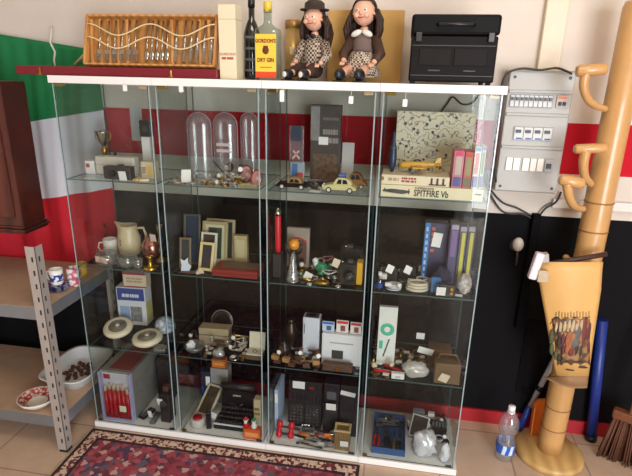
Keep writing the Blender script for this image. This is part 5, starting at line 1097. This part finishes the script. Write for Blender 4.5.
t, D = carton('leather_case', 'long brown leather case lying at the right front of the third shelf', 'case', 322, 352, 365, 374, Z3, .034, P(88, 62, 44, rough=.6, var=.15), yf=.024, bev=.005); MB().cb(.012, .004, .016, y=-D[1]/2-.001, z=D[2]*.2, bev=.001).build('clasp', BRASS, t)
W_ = 'in the brown clutter on the third shelf of the third cabinet'
heap([('box', 'brown', 'trinket box', LEATHER, 7), ('box', 'tan', 'trinket box', TAN, 4), ('wrist_watch', 'brown strapped', 'wristwatch', LEATHER, 4), ('note', 'white', 'paper slip', PAPER, 6), ('pocket_knife', 'dark', 'pocket knife', P(60, 44, 36), 5), ('lighter', 'brown', 'lighter', BROWN, 3), ('key', 'brass', 'key', BRASS, 4), ('bracelet', 'brown leather', 'bracelet', LEATHER, 4), ('coin', 'dull', 'coin', STEEL, 4)], W_, (272, 360, .02, .125), Z3)
# bottom
t, D = carton('bit_case', 'open black tool case with two grids of steel bits', 'tool case', 288, 321, 384, 421, ZB, .045, P(28, 28, 30, rough=.45), yf=.15, bev=.004, lean=-.06, body='case_shell'); w_, d_, h_ = D
face(t, D, .12, .48, .84, .99, PAPER, 'white_label'); MB().box(w_*.12, w_*.24, -d_/2-.001, -d_/2, h_*.86, h_*.89).build('red_mark', RED, t)
for g in (0, 1):
    MB().box((-.46+g*.48)*w_, (-.04+g*.48)*w_, -d_/2-.003, -d_/2, h_*.06, h_*.50, .001).build('bit_holder', P(44, 44, 46, rough=.5), t)
    for i in range(6):
        for j in range(4): MB().cyl(((-.41+g*.48+j*.105)*w_, -d_/2-.003, h_*(.10+i*.07)), ((-.41+g*.48+j*.105)*w_, -d_/2-.008, h_*(.10+i*.07)), .0036, n=6).build('bit', SILVER, t)
for j in range(8): MB().box((-.44+j*.115)*w_, (-.41+j*.115)*w_, -d_/2-.005, -d_/2, h_*.58, h_*.74).build('long_bit', P(80, 80, 84, rough=.3, metal=.7), t)
t, D = carton('portable_radio', 'black portable radio with a white tag between the tool case and a black box', 'radio', 323, 338, 384, 424, ZB, .06, P(34, 33, 36, rough=.4), yf=.13, bev=.004); face(t, D, .12, .88, .1, .55, P(56, 56, 58, c2=(20, 20, 20), kind='checker', scale=200), 'speaker_grille'); face(t, D, .2, .8, .7, .85, P(90, 92, 96), 'tuning_scale'); tag_on(t, 331, 407, 10, 9, .10)
t, D = carton('black_box', 'black box with a slanting white strip at the right back of the bottom', 'box', 339, 356.5, 386, 425, ZB, .08, P(28, 28, 30, rough=.5), yf=.13, bev=.002); tag_on(t, 348, 394, 15, 6, .127, tilt=.15); face(t, D, .1, .9, .1, .5, P(40, 40, 42), 'front_panel')
t, D = carton('blue_slab', 'pale blue folder standing against the left glass in the third cabinet', 'slab', 274.6, 278, 390, 425, ZB, .14, P(176, 196, 222, rough=.5), yf=.10); face(t, D, .1, .9, .7, .9, PAPER, 'slab_label')  # thin pale blue slab filling a pale patch beside the left glass
t = thing('red_toy', 'toy with two bright red rollers on a dark frame at the left front', 'toy', (at(285, 436, z=ZB).x+.002, .062, ZB)); reg(t.location.x, .062, .09, .08, ZB)
for s in (-1, 1):
    MB().lathe([(.010, -.036), (.013, -.030), (.013, -.008), (.009, -.004), (.009, .004), (.013, .008), (.013, .030), (.010, .036)], 14, M=Matrix.Translation((s*.028, 0, .0145)) @ Matrix.Rotation(PI/2-.2, 4, 'X') @ Matrix.Translation((0, 0, 0))).build('red_roller', P(210, 28, 44, rough=.35), t) if 0 else MB().lathe([(.011, 0), (.014, .006), (.014, .026), (.009, .030), (.009, .042), (.014, .046), (.014, .066), (.011, .072)], 14, M=RX(-.5, (0, 0, 0)) @ Matrix.Translation((s*.028, -.012, .004))).build('red_roller', P(210, 28, 44, rough=.35), t)
MB().box(-.026, .026, -.006, .006, .018, .026, .002).box(-.026, .026, .012, .02, .045, .052, .002).build('frame', DGREY, t)
t = thing('screwdriver', 'screwdriver with an orange-brown handle lying at the bottom front', 'screwdriver', (at(312, 432, z=ZB).x, .085, ZB), -.12); reg(t.location.x, .085, .12, .03, ZB, .03)
MB().tube([(-.058, 0, .011), (-.05, 0, .011), (-.01, 0, .011), (-.003, 0, .011)], [.008, .0105, .0105, .006], 12).build('handle', P(196, 110, 50, rough=.3), t); MB().cyl((-.003, 0, .011), (.055, 0, .009), .003, n=8).build('shaft', STEEL, t); MB().cyl((.02, 0, .0098), (.034, 0, .0094), .006).build('red_collar', RED, t)
for i, (u, v, rz, c, lb) in enumerate(((306, 438, -.15, P(224, 222, 216, rough=.4), 'white-handled knife lying at the front of the bottom'), (312, 445, -.15, SILVER, 'silver table knife lying nearest the front edge'))):
    q = at(u, v, z=ZB); yy = .064-.036*i; t = thing('table_knife', lb, 'knife', (q.x, yy, ZB), rz); reg(q.x, yy, .11, .025, ZB, .012)
    MB().box(-.055, -.01, -.006, .006, .0004, .010, .003).build('handle', c, t); MB().plate([(-.01, -.005), (.045, -.007), (.058, 0), (.05, .005), (-.01, .004)], .004, .0055).build('blade', SILVER, t)
t, D = carton('wooden_crate', 'small brown wooden box with a cream open rim at the right front', 'box', 334, 349, 432, 450, ZB, .055, P(140, 108, 66, rough=.6, c2=(106, 78, 46), kind='wave', scale=30), yf=.028, rz=.0); w_, d_, h_ = D
MB().box(-w_/2-.003, w_/2+.003, -d_/2-.003, -d_/2+.006, h_, h_+.006).box(-w_/2-.003, w_/2+.003, d_/2-.006, d_/2+.003, h_, h_+.006).box(-w_/2-.003, -w_/2+.006, -d_/2+.006, d_/2-.006, h_, h_+.006).box(w_/2-.006, w_/2+.003, -d_/2+.006, d_/2-.006, h_, h_+.006).build('cream_rim', P(206, 186, 136, rough=.5), t); tag_on(t, 344, 444, 8, 8, .022)
bag('clear plastic bag of brown things in front of the black radio', 338, 424, ZB, .030, .015, .022, y=.106, seed=9)
W_ = 'in the loose tools at the front bottom of the third cabinet'
heap([('pocket_knife', 'red handled', 'pocket knife', RED, 2), ('pocket_knife', 'steel', 'pocket knife', STEEL, 3), ('key', 'steel', 'key', STEEL, 5), ('note', 'white', 'paper slip', PAPER, 3), ('lighter', 'silver', 'lighter', SILVER, 3), ('coin', 'steel', 'coin', STEEL, 4), ('pocket_knife', 'black', 'pocket knife', BLACK, 3), ('lighter', 'orange', 'lighter', ORANGE, 2)], W_, (288, 338, .02, .145), ZB)

# ================================================================== RIGHT CABINET
t, D = carton('model_plane_box', 'long flat cream box with a plane picture and big black title on the top shelf', 'box', 380, 482, 187, 203, Z1, .20, P(224, 212, 178, rough=.5, var=.03), yf=.022, bev=.001); w_, d_, h_ = D
blk = P(40, 52, 44, rough=.5)
text('SPITFIRE Vb', h_*.74, blk, t, (-.0*w_, -d_/2-.0006, h_*.40), sx=.76, bold=.025); text('SUPERMARINE', h_*.26, P(96, 60, 50), t, (-w_*.07, -d_/2-.0006, h_*.83), sx=.95, bold=.025)
mb = MB()
mb.tube([(-w_*.48, -d_/2-.0004, h_*.50), (-w_*.40, -d_/2-.0004, h_*.52), (-w_*.28, -d_/2-.0004, h_*.46), (-w_*.21, -d_/2-.0004, h_*.5)], [.003, .0075, .008, .003], 8, M=Matrix.Scale(.12, 4, (0, 1, 0)) if 0 else None)
mb.box(-w_*.44, -w_*.26, -d_/2-.0008, -d_/2, h_*.40, h_*.47).box(-w_*.225, -w_*.215, -d_/2-.0008, -d_/2, h_*.28, h_*.74).box(-w_*.47, -w_*.455, -d_/2-.0008, -d_/2, h_*.5, h_*.72).build('plane_picture', P(84, 92, 88, rough=.6, var=.2, scale=120), t)
face(t, D, .92, .985, .52, .66, P(80, 66, 56), 'small_label'); 
zt_ = Z1+D[2]+.0005
t, D2 = carton('flat_game_box', 'thin cream box with red print and three small figures under the yellow plane', 'box', 381, 449, 176, 187, zt_, .13, P(226, 212, 184, rough=.5, var=.03), yf=.030); w2_, d2_, h2_ = D2
textmarks(t, D2, 2, P(170, 54, 48), .30, .52, .25, .85, n=3); textmarks(t, D2, 1, P(190, 150, 120), .1, .26, .3, .8, n=2); textmarks(t, D2, 1, P(150, 110, 90), .0, .05, .3, .9, n=1)
fg = MB()
for k in range(3):
    x = w2_*(.24+.085*k); fg.box(x-.010, x+.010, -d2_/2-.0009, -d2_/2, h2_*.1, h2_*.25).box(x-.004, x+.004, -d2_/2-.0009, -d2_/2, h2_*.25, h2_*.62).sph((x, -d2_/2-.0003, h2_*.74), (.0045, .0008, .0045), 8)
fg.build('printed_figures', P(90, 48, 42), t)
zp = zt_+D2[2]+.0005
def map_mat():
    mt, n, l, b = nodes('doodle_print'); b.inputs['Roughness'].default_value = .5
    tc = n.new('ShaderNodeTexCoord'); wv = n.new('ShaderNodeTexWave'); wv.wave_type = 'RINGS'; wv.inputs['Scale'].default_value = 9; wv.inputs['Distortion'].default_value = 20; wv.inputs['Detail'].default_value = 2; wv.inputs['Detail Scale'].default_value = 2.2
    vo = n.new('ShaderNodeTexVoronoi'); vo.inputs['Scale'].default_value = 40
    l.new(tc.outputs['Object'], wv.inputs[0]); l.new(tc.outputs['Object'], vo.inputs[0])
    r1 = n.new('ShaderNodeValToRGB'); e = r1.color_ramp.elements; e[0].position = .0; e[0].color = lin((120, 112, 98)); e[1].position = .13; e[1].color = lin((218, 208, 180)); l.new(wv.outputs['Fac'], r1.inputs[0])
    r2 = n.new('ShaderNodeValToRGB'); e = r2.color_ramp.elements; e[0].position = .22; e[0].color = (1, 1, 1, 1); e[1].position = .27; e[1].color = (0, 0, 0, 1); l.new(vo.outputs['Distance'], r2.inputs[0])
    r3 = n.new('ShaderNodeValToRGB'); r3.color_ramp.interpolation = 'CONSTANT'; e = r3.color_ramp.elements; e[0].color = lin((70, 74, 84)); e[1].position = .3; e[1].color = lin((176, 168, 146))
    for p_, c in ((.45, (140, 84, 66)), (.55, (60, 58, 58)), (.7, (186, 176, 150)), (.85, (110, 112, 92))): q_ = e.new(p_); q_.color = lin(c)
    sp = n.new('ShaderNodeSeparateColor'); l.new(vo.outputs['Color'], sp.inputs[0]); l.new(sp.outputs[0], r3.inputs[0])
    mx = n.new('ShaderNodeMix'); mx.data_type = 'RGBA'; l.new(r2.outputs[0], mx.inputs[0]); l.new(r1.outputs[0], mx.inputs[6]); l.new(r3.outputs[0], mx.inputs[7]); l.new(mx.outputs[2], b.inputs['Base Color']); return mt
t, D3 = carton('map_board', 'square cream board covered with small drawings at the back of the top shelf', 'game board', 392, 468, 112, 190, Z1, .02, P(206, 196, 168, rough=.5), yf=.262, lean=-.04); face(t, D3, .01, .99, .01, .99, map_mat(), 'drawings')
# yellow model plane on the thin box
t = thing('model_aeroplane', 'yellow model aeroplane standing on the thin cream box', 'model plane', (at(419, 178, y=.08).x, .095, zp), .12)
yl = P(216, 164, 56, rough=.4)
MB().tube([(-.078, 0, .030), (-.065, 0, .030), (-.02, 0, .032), (.05, 0, .034), (.078, 0, .036)], [.006, .013, .014, .008, .004], 14).build('fuselage', yl, t); MB().box(-.035, .010, -.052, .052, .024, .029, .002).build('wing', yl, t); MB().prism([(.05, .034), (.078, .034), (.078, .060), (.066, .060)], -.002, .002).box(.056, .078, -.022, .022, .034, .037, .001).build('tail', yl, t)
MB().sph((-.012, 0, .045), (.018, .008, .008), 10).build('cockpit', P(80, 74, 60, rough=.1), t); MB().box(-.081, -.079, -.003, .003, .008, .054, .001).cyl((-.084, 0, .030), (-.078, 0, .030), .005, n=8).build('propeller', DGREY, t)
for s in (-1, 1): wl = MB().cyl((-.03, s*.022, .008), (-.03, s*.028, .008), .008, n=12).build('wheel', BLACK, t); MB().cyl((-.03, s*.025, .010), (-.03, s*.02, .026), .002, n=6).build('strut', yl, wl)
MB().cyl((.07, 0, .003), (.07, 0, .034), .0022, n=6).sph((.07, 0, .003), .003, 6).build('tail_skid', yl, t)
t = thing('dark_stick', 'tall dark blue bottle-shaped stick at the left end of the thin cream box', 'stick', (at(391.5, 176, y=.10).x, .10, zp)); h = at(391, 131, y=.10).z-zp
MB().lathe([(.006, 0), (.013, h*.15), (.015, h*.35), (.013, h*.6), (.007, h*.75), (.005, h*.95), (.001, h)], 16).build('body', P(40, 54, 84, rough=.3), t); MB().torus((0, 0, h*.6), .0128, .0015, 16, 6).build('band', P(110, 120, 130), t)
for i, (u0, u1, vt, c, c2, lb) in enumerate(((451, 461.2, 151, (206, 120, 140), (196, 180, 170), 'pink boxed toy, left of the upright boxes on the cream plane box'), (462, 470, 152, (200, 96, 80), (150, 150, 100), 'red and olive upright box beside the pink one on the plane box'), (470.8, 477.4, 147, (226, 214, 206), (190, 90, 70), 'white upright book with orange lettering down its spine'), (478.2, 481.8, 146, (196, 206, 170), (90, 120, 80), 'pale green upright book at the right end of the plane box'))):
    t, D4 = carton('toy_box' if i < 2 else 'book', lb, 'box' if i < 2 else 'book', u0, u1, vt, 187, zt_, .10, P(*c, rough=.45), yf=.030)
    face(t, D4, .1, .9, .04, .30, P(90, 90, 150) if i != 1 else P(120, 110, 80), 'blue_foot'); face(t, D4, .22, .78, .36, .86, P(*c2), 'spine_print' if i > 1 else 'window_panel')
    if i < 2: face(t, D4, .12, .88, .86, .98, P(226, 60, 110) if i == 0 else P(214, 60, 50), 'top_band')
    else: face(t, D4, .1, .9, .9, .99, P(80, 100, 160), 'top_band')
# second shelf
t, D = carton('game_box', 'dark navy game box with a bright blue spine and orange lettering', 'box', 422, 445, 223, 264, Z2, .05, P(46, 42, 78, rough=.4), yf=.17, rz=0)
face(t, D, 0, .22, .02, 1, P(40, 120, 190), 'blue_spine'); textmarks(t, D, 5, P(206, 100, 60), .3, .48, .5, .95, n=1); textmarks(t, D, 8, P(190, 214, 236), .06, .16, .05, .95, n=1); face(t, D, .55, .95, .1, .6, P(60, 56, 96, c2=(30, 30, 50), kind='noise', scale=30), 'picture'); tag_on(t, 437, 240, 9, 15, .165, tilt=.12, lean=0)
for i, (u0, u1, vt, lb) in enumerate(((446.5, 455, 224, 'purple upright box right of the navy game box'), (455.6, 463, 226, 'dark upright box with a yellow stripe, left of two'), (463.6, 471, 226, 'dark upright box with a yellow stripe, at the right glass'))):
    t, D = carton('game_box', lb, 'box', u0, u1, vt, 270, Z2, .06, P(60, 50, 90, rough=.4) if i == 0 else P(52, 58, 76, rough=.4), yf=.12)
    if i: face(t, D, .35, .8, .1, .9, P(206, 196, 60), 'yellow_stripe')
    else: face(t, D, .2, .8, .5, .9, P(120, 90, 150), 'lilac_panel'); 
    face(t, D, .1, .9, .92, .99, P(160, 150, 170), 'top_edge')
ob = bag('dark navy cloth pouch in front of the navy game box', 439, 277, Z2, .038, .022, .05, P(38, 36, 62, rough=.85), y=.098, name='cloth_pouch', seed=2, cat='pouch')
for i, (u0, u1, vt, vb, yy, lb) in enumerate(((381, 397, 268, 280, .13, 'black box with a white folded tag at the left of its shelf'), (399, 415, 269, 279, .15, 'second black box with a white tag, right of the first'))):
    t, D = carton('black_case', lb, 'box', u0, u1, vt, vb, Z2, .05, P(34, 34, 36, rough=.5), yf=yy, bev=.003); tag_on(t, (u0+u1)/2+1, vt+1, 7, 8, yy-.004, tilt=.4, lean=-.5); MB().box(-D[0]/2-.0006, D[0]/2+.0006, -D[1]/2-.0006, D[1]/2, D[2]*.6, D[2]*.65).build('seam', BLACK, t)
t = thing('earphones', 'white plastic earphones with a coiled lead at the left front', 'earphones', (at(393, 295, z=Z2).x, .055, Z2)); reg(t.location.x, .055, .09, .07, Z2)
for k in range(4): MB().torus((.004*(k % 2), .003*k, .004+k*.0052), .028-.002*(k % 2), .0026, 24, 6, sy=.75).build('lead', P(216, 218, 222, rough=.4), t)
MB().box(-.035, -.008, -.030, -.012, .020, .036, .004).build('case', P(224, 226, 230, rough=.35), t); MB().sph((.022, -.02, .026), (.010, .010, .010), 10).build('earpiece', WHITE, t)
t = thing('cable_coil', 'coil of cream cable lying in the middle of the shelf', 'cable', (at(417, 295, z=Z2).x, .070, Z2)); reg(t.location.x, .07, .10, .08, Z2)
for k in range(3): MB().torus((0, 0, .0065+k*.012), .040-.002*k, .0062, 28, 8, sy=.72).build('loop', P(206, 198, 178, rough=.5), t)
t, D = carton('blue_tin', 'flat blue tin lying behind the coil of cream cable', 'tin', 420, 440, 277, 284, Z2, .045, P(56, 110, 170, rough=.3), yf=.115-.0, bev=.003) if 0 else carton('blue_tin', 'flat blue tin right of the coil of cream cable', 'tin', 431, 441, 279, 284, Z2, .022, P(56, 110, 170, rough=.3), yf=.056, bev=.003); topface(t, D, .08, .92, .1, .9, P(90, 150, 206), 'lid_panel')
t, D = carton('black_clock_radio', 'black box with a square white tag and two brass knobs at the front', 'radio', 437, 454, 285, 299, Z2, .028, P(36, 34, 34, rough=.4), yf=.022, bev=.003); tag_on(t, 441, 291.5, 9, 10, .018)
for k in (0, 1): MB().cyl((D[0]*.3, -D[1]/2, D[2]*(.35+.35*k)), (D[0]*.3, -D[1]/2-.006, D[2]*(.35+.35*k)), .006).build('brass_knob', BRASS, t)
ob = bag('crumpled white lace cloth at the right end of the second shelf', 463, 292, Z2, .028, .026, .045, P(216, 210, 206, rough=.85, c2=(120, 110, 106), kind='voronoi', scale=70), y=.085, name='lace_cloth', seed=6, cat='cloth')
t = lathe_thing('blue_bottle', 'small clear bottle with a blue band at the left front of the shelf', 'bottle', 379, 292, Z2, [(.013, 0), (.014, .03), (.012, .045), (.006, .052), (.006, .062)], clear('pale_blue_glass', (.8, .86, .94), .1, .03), y=.045, solo=False); MB().lathe([(.0143, .008), (.0145, .026)], 18, cap=False).build('blue_band', BLUE, t); MB().lathe([(.0075, .058), (.0075, .074)], 14).build('cap', WHITE, t)
W_ = 'in the gadgets on the second shelf of the right cabinet'
heap([('wrist_watch', 'black', 'wristwatch', MATTEBLACK, 3), ('lighter', 'silver', 'lighter', SILVER, 3), ('note', 'white', 'paper slip', PAPER, 3), ('box', 'grey', 'small box', GREY, 4), ('box', 'black', 'small box', BLACK, 5), ('box', 'white', 'small box', WHITE, 4), ('bracelet', 'white', 'cable loop', P(214, 216, 220, rough=.4), 5), ('bracelet', 'black', 'cable loop', BLACK, 4)], W_, (376, 466, .02, .26), Z2)
# third shelf
t, D = carton('green_card', 'white and green printed card standing at the left of the third shelf', 'card', 377, 395, 307, 349, Z3, .02, P(222, 226, 220, rough=.45, var=.03), yf=.13)
w_, d_, h_ = D
MB().torus((0, 0, 0), w_*.28, w_*.10, 26, 6, M=Matrix.Translation((0, -d_/2, h_*.62)) @ Matrix.Rotation(PI/2, 4, 'X') @ Matrix.Scale(.02, 4, (0, 0, 1))).build('green_ring', P(70, 196, 160, rough=.5), t); MB().box(-.003, .003, -d_/2-.001, -d_/2, h_*.14, h_*.46, 0, RY(.25, (0, 0, h_*.3))).build('printed_pen', P(50, 60, 66), t); face(t, D, .1, .3, .28, .42, P(80, 190, 160), 'green_patch')
t, D = carton('wicker_basket', 'brown wicker basket with a price tag at the right front', 'basket', 433, 459, 364, 387, Z3, .055, WICKER, yf=.026, bev=.004); tag_on(t, 444, 378, 9, 11, .020, P(226, 212, 186), .3); MB().tube([(-D[0]*.42, 0, D[2]-.002), (-D[0]*.3, 0, D[2]+.03), (D[0]*.3, 0, D[2]+.03), (D[0]*.42, 0, D[2]-.002)], .004, 7).build('handle', P(116, 84, 50), t)
t, D = carton('wooden_chest', 'small brown slatted wooden chest behind the wicker basket', 'box', 428, 450, 350, 366, Z3, .07, P(110, 82, 54, rough=.6, c2=(76, 54, 34), kind='straight', scale=40), yf=.14); tag_on(t, 425.5, 351, 15, 8, .135, tilt=.2); tag_on(t, 420.5, 336, 8, 8, .20)
bag('clear bag of white shells in the middle of the third shelf', 415, 381, Z3, .056, .034, .036, clear('shell_bag', (.84, .83, .80), .12, .2, .4, (.86, .84, .8)), y=.065, seed=11)
for i, (u, v, rz, lb) in enumerate(((381, 373, -.12, 'red pocket knife nearest the left glass on the third shelf'), (393, 367, -.5, 'red pocket knife lying slantwise beside the bag of shells'))):
    q = at(u, v, z=Z3); yy = .064 if i == 0 else .098; t = thing('pocket_knife', lb, 'pocket knife', (q.x+(.010 if i == 0 else 0), yy, Z3), rz); reg(t.location.x, yy, .09, .03+.02*i, Z3, .013); MB().box(-.042, .042, -.008, .008, .0005, .013, .005).build('red_handle', P(206, 24, 40, rough=.3), t); MB().box(-.04, .038, -.0015, .0015, .010, .0145).build('blade', SILVER, t)
t, D = carton('white_sachet', 'white paper sachet lying in front of the red pocket knives', 'packet', 391, 404, 374, 380, Z3, .022, P(226, 226, 224, rough=.6), yf=.022, bev=.002); face(t, D, .3, .7, .2, .6, P(180, 180, 190))
W_ = 'in the brass heap on the third shelf of the right cabinet'
heap([('bracelet', 'brass', 'bangle', BRASS, 5), ('brooch', 'brass', 'brooch', BRASS, 6), ('shell', 'pale', 'seashell', P(214, 196, 168, rough=.4), 5), ('pocket_watch', 'brass', 'pocket watch', BRASS, 3), ('ring', 'brass', 'ring', BRASS, 6), ('key', 'brass', 'key', BRASS, 4), ('note', 'white', 'paper slip', PAPER, 4), ('thimble', 'brass', 'thimble', BRASS, 4), ('bead_necklace', 'brown bead', 'necklace', P(110, 70, 46, rough=.3), 3)], W_, (372, 428, .02, .22), Z3)
heap([('shell', 'brown', 'seashell', P(150, 116, 84, rough=.4), 4), ('box', 'brown', 'trinket box', LEATHER, 2), ('brooch', 'dull', 'brooch', STEEL, 3)], 'around the wicker basket', (424, 458, .02, .22), Z3)
# bottom
q0 = at(369, 452, z=ZB)
t, D = carton('blue_crate', 'blue plastic tray holding tools at the bottom left of the right cabinet', 'tray', 371, 405, 446, 453, ZB, .235, P(44, 84, 136, rough=.45), yf=.040, bev=.003, body='floor_panel'); w_, d_, h_ = D
bpy.data.objects.remove(t.children[0]); 
MB().box(-w_/2, w_/2, -d_/2, d_/2, 0, .004).build('floor_panel', P(44, 84, 136, rough=.45), t)
for nm, b in (('front_wall', (-w_/2, w_/2, -d_/2, -d_/2+.003)), ('rear_wall', (-w_/2, w_/2, d_/2-.003, d_/2)), ('side_wall', (-w_/2, -w_/2+.003, -d_/2+.003, d_/2-.003)), ('side_wall', (w_/2-.003, w_/2, -d_/2+.003, d_/2-.003))): MB().box(*b, .004, .035 if nm != 'rear_wall' else .05).build(nm, P(44, 84, 136, rough=.45), t)
tx, ty = t.location.x, t.location.y; zt2 = ZB+.0045; K = 1.35; ty -= .03
def pliers(label, x, y, rz, c, name='pliers', tilt=.28):
    t = thing(name, label, 'pliers', (x, y, zt2+.001), rot=(tilt, 0, rz)); t.scale = (K*.9, K, K)
    for s in (-1, 1): MB().tube([(s*.009, -.046, .007), (s*.010, -.03, .007), (s*.008, 0, .007), (s*.003, .018, .007)], [.0052, .006, .0055, .004], 8).build('handle', c, t)
    MB().prism([(-.008, .002), (.008, .002), (.008, .012), (-.008, .012)], .016, .030).prism([(-.0045, .003), (.0045, .003), (.003, .011), (-.003, .011)], .030, .052).build('jaws', STEEL, t)
zl = zt2
pliers('pliers with bright red handles in the blue tray', tx-w_*.37, ty-.0, .0, P(214, 28, 40, rough=.35), tilt=0); pliers('pliers with black handles in the blue tray', tx-w_*.06, ty-.0, 0., BLACK, tilt=0)
for i, (fx, c, lb) in enumerate(((.16, P(90, 70, 50), 'screwdriver with a brown handle in the blue tray'), (.32, BLACK, 'screwdriver with a black handle at the right of the blue tray'))):
    t = thing('screwdriver', lb, 'screwdriver', (tx+w_*fx, ty, zt2), -.05*i); t.scale = (K*.9, K, K); MB().tube([(0, -.05, .010), (0, -.044, .010), (0, -.012, .010), (0, -.006, .010)], [.006, .0085, .0085, .005], 10).build('handle', c, t); MB().cyl((0, -.006, .010), (0, .048, .009), .0026, n=8).build('shaft', STEEL, t)
OCC[:] = [q for q in OCC if not (abs(q[4]-ZB) < .001 and q[0] > 1.29)]
heap([('pocket_knife', 'black', 'folding tool', BLACK, 6), ('pocket_knife', 'brown', 'folding tool', BROWN, 3), ('lighter', 'dark grey', 'lighter', DGREY, 3), ('key', 'steel', 'key', STEEL, 4), ('box', 'black', 'small box', BLACK, 3)], 'at the back of the blue tray', (380, 397, .214, .263), zt2)
frame('framed_picture', 'tilted photo in a thin white frame behind the clear bag', 407, 425, 422, 440, ZB, .16, .006, P(214, 214, 216, rough=.35), P(60, 50, 48, rough=.3, var=.3), -.7, -.3)
t, D = carton('keyboard', 'black remote control lying behind the clear bag at the bottom right', 'remote control', 432, 447, 428, 434, ZB, .05, P(36, 36, 38, rough=.45), yf=.20, rz=-.1, bev=.003); 
mb = MB()
for i in range(5):
    for j in range(3): mb.cb(.009, .007, .003, z=D[2], x=(i-2)*.015, y=(j-1)*.012)
mb.build('buttons', GREY, t); t.name = 'remote_control'
t, D = carton('grey_charger', 'grey charger with a lead at the back of the bottom right', 'charger', 412, 424, 412, 422, ZB, .035, P(150, 156, 166, rough=.45), yf=.27, bev=.005); MB().tube([(D[0]*.4, 0, .012), (D[0]*.7, -.01, .01), (D[0]*.9, -.03, .004), (D[0]*.6, -.05, .004)], .003, 6).build('lead', GREY, t)
bag('clear plastic bag with white things in it at the bottom right', 424, 462, ZB, *(.056, .050, .062), clear('full_bag', (.82, .82, .86), .14, .2, .62, (.93, .93, .98)), y=.088, seed=4)
bag('white crumpled bag in the right front corner of the bottom', 444, 463, ZB, .022, .030, .050, P(222, 224, 230, rough=.6, var=.05), y=.052, seed=8, name='crumpled_bag')
tg = tagit(MB().cb(.02, .02, .004, bev=.001).build('metal_button', STEEL, None, (at(405, 458, z=ZB).x+.0, .024, ZB)), 'round grey metal button before the blue tray', 'button') if 0 else None
for nm in ('conduit', 'trim_3'):
    for mq in bpy.data.objects[nm].data.materials: mq.node_tree.nodes['Principled BSDF'].inputs['Specular IOR Level'].default_value = .08
heap([('box', 'black', 'small box', BLACK, 5), ('bracelet', 'black', 'cable loop', BLACK, 4), ('bracelet', 'white', 'cable loop', P(214, 216, 220, rough=.4), 4), ('lighter', 'silver', 'lighter', SILVER, 3), ('wrist_watch', 'black', 'wristwatch', MATTEBLACK, 2), ('box', 'white', 'small box', WHITE, 3), ('note', 'white', 'paper slip', PAPER, 3)], 'behind the clear bag at the bottom of the right cabinet', (408, 450, .16, .32), ZB)
# white sheet fixed on the wall behind the left cabinet
cable('cable', 'black cable looping on the white wall above the map board', ((440, 113), (447, 104), (453, 97), (462, 104), (472, 103), (480, 93)), .0035, .405)
a, b = at(129, 104, y=WY-.001), at(144, 141, y=WY-.001)
tagit(MB().box(a.x, b.x, WY-.0015, WY, b.z, a.z).build('wall_sheet', P(206, 206, 204, rough=.7, var=.03)), 'white paper sheet stuck on the red wall band behind the left cabinet', 'sheet')
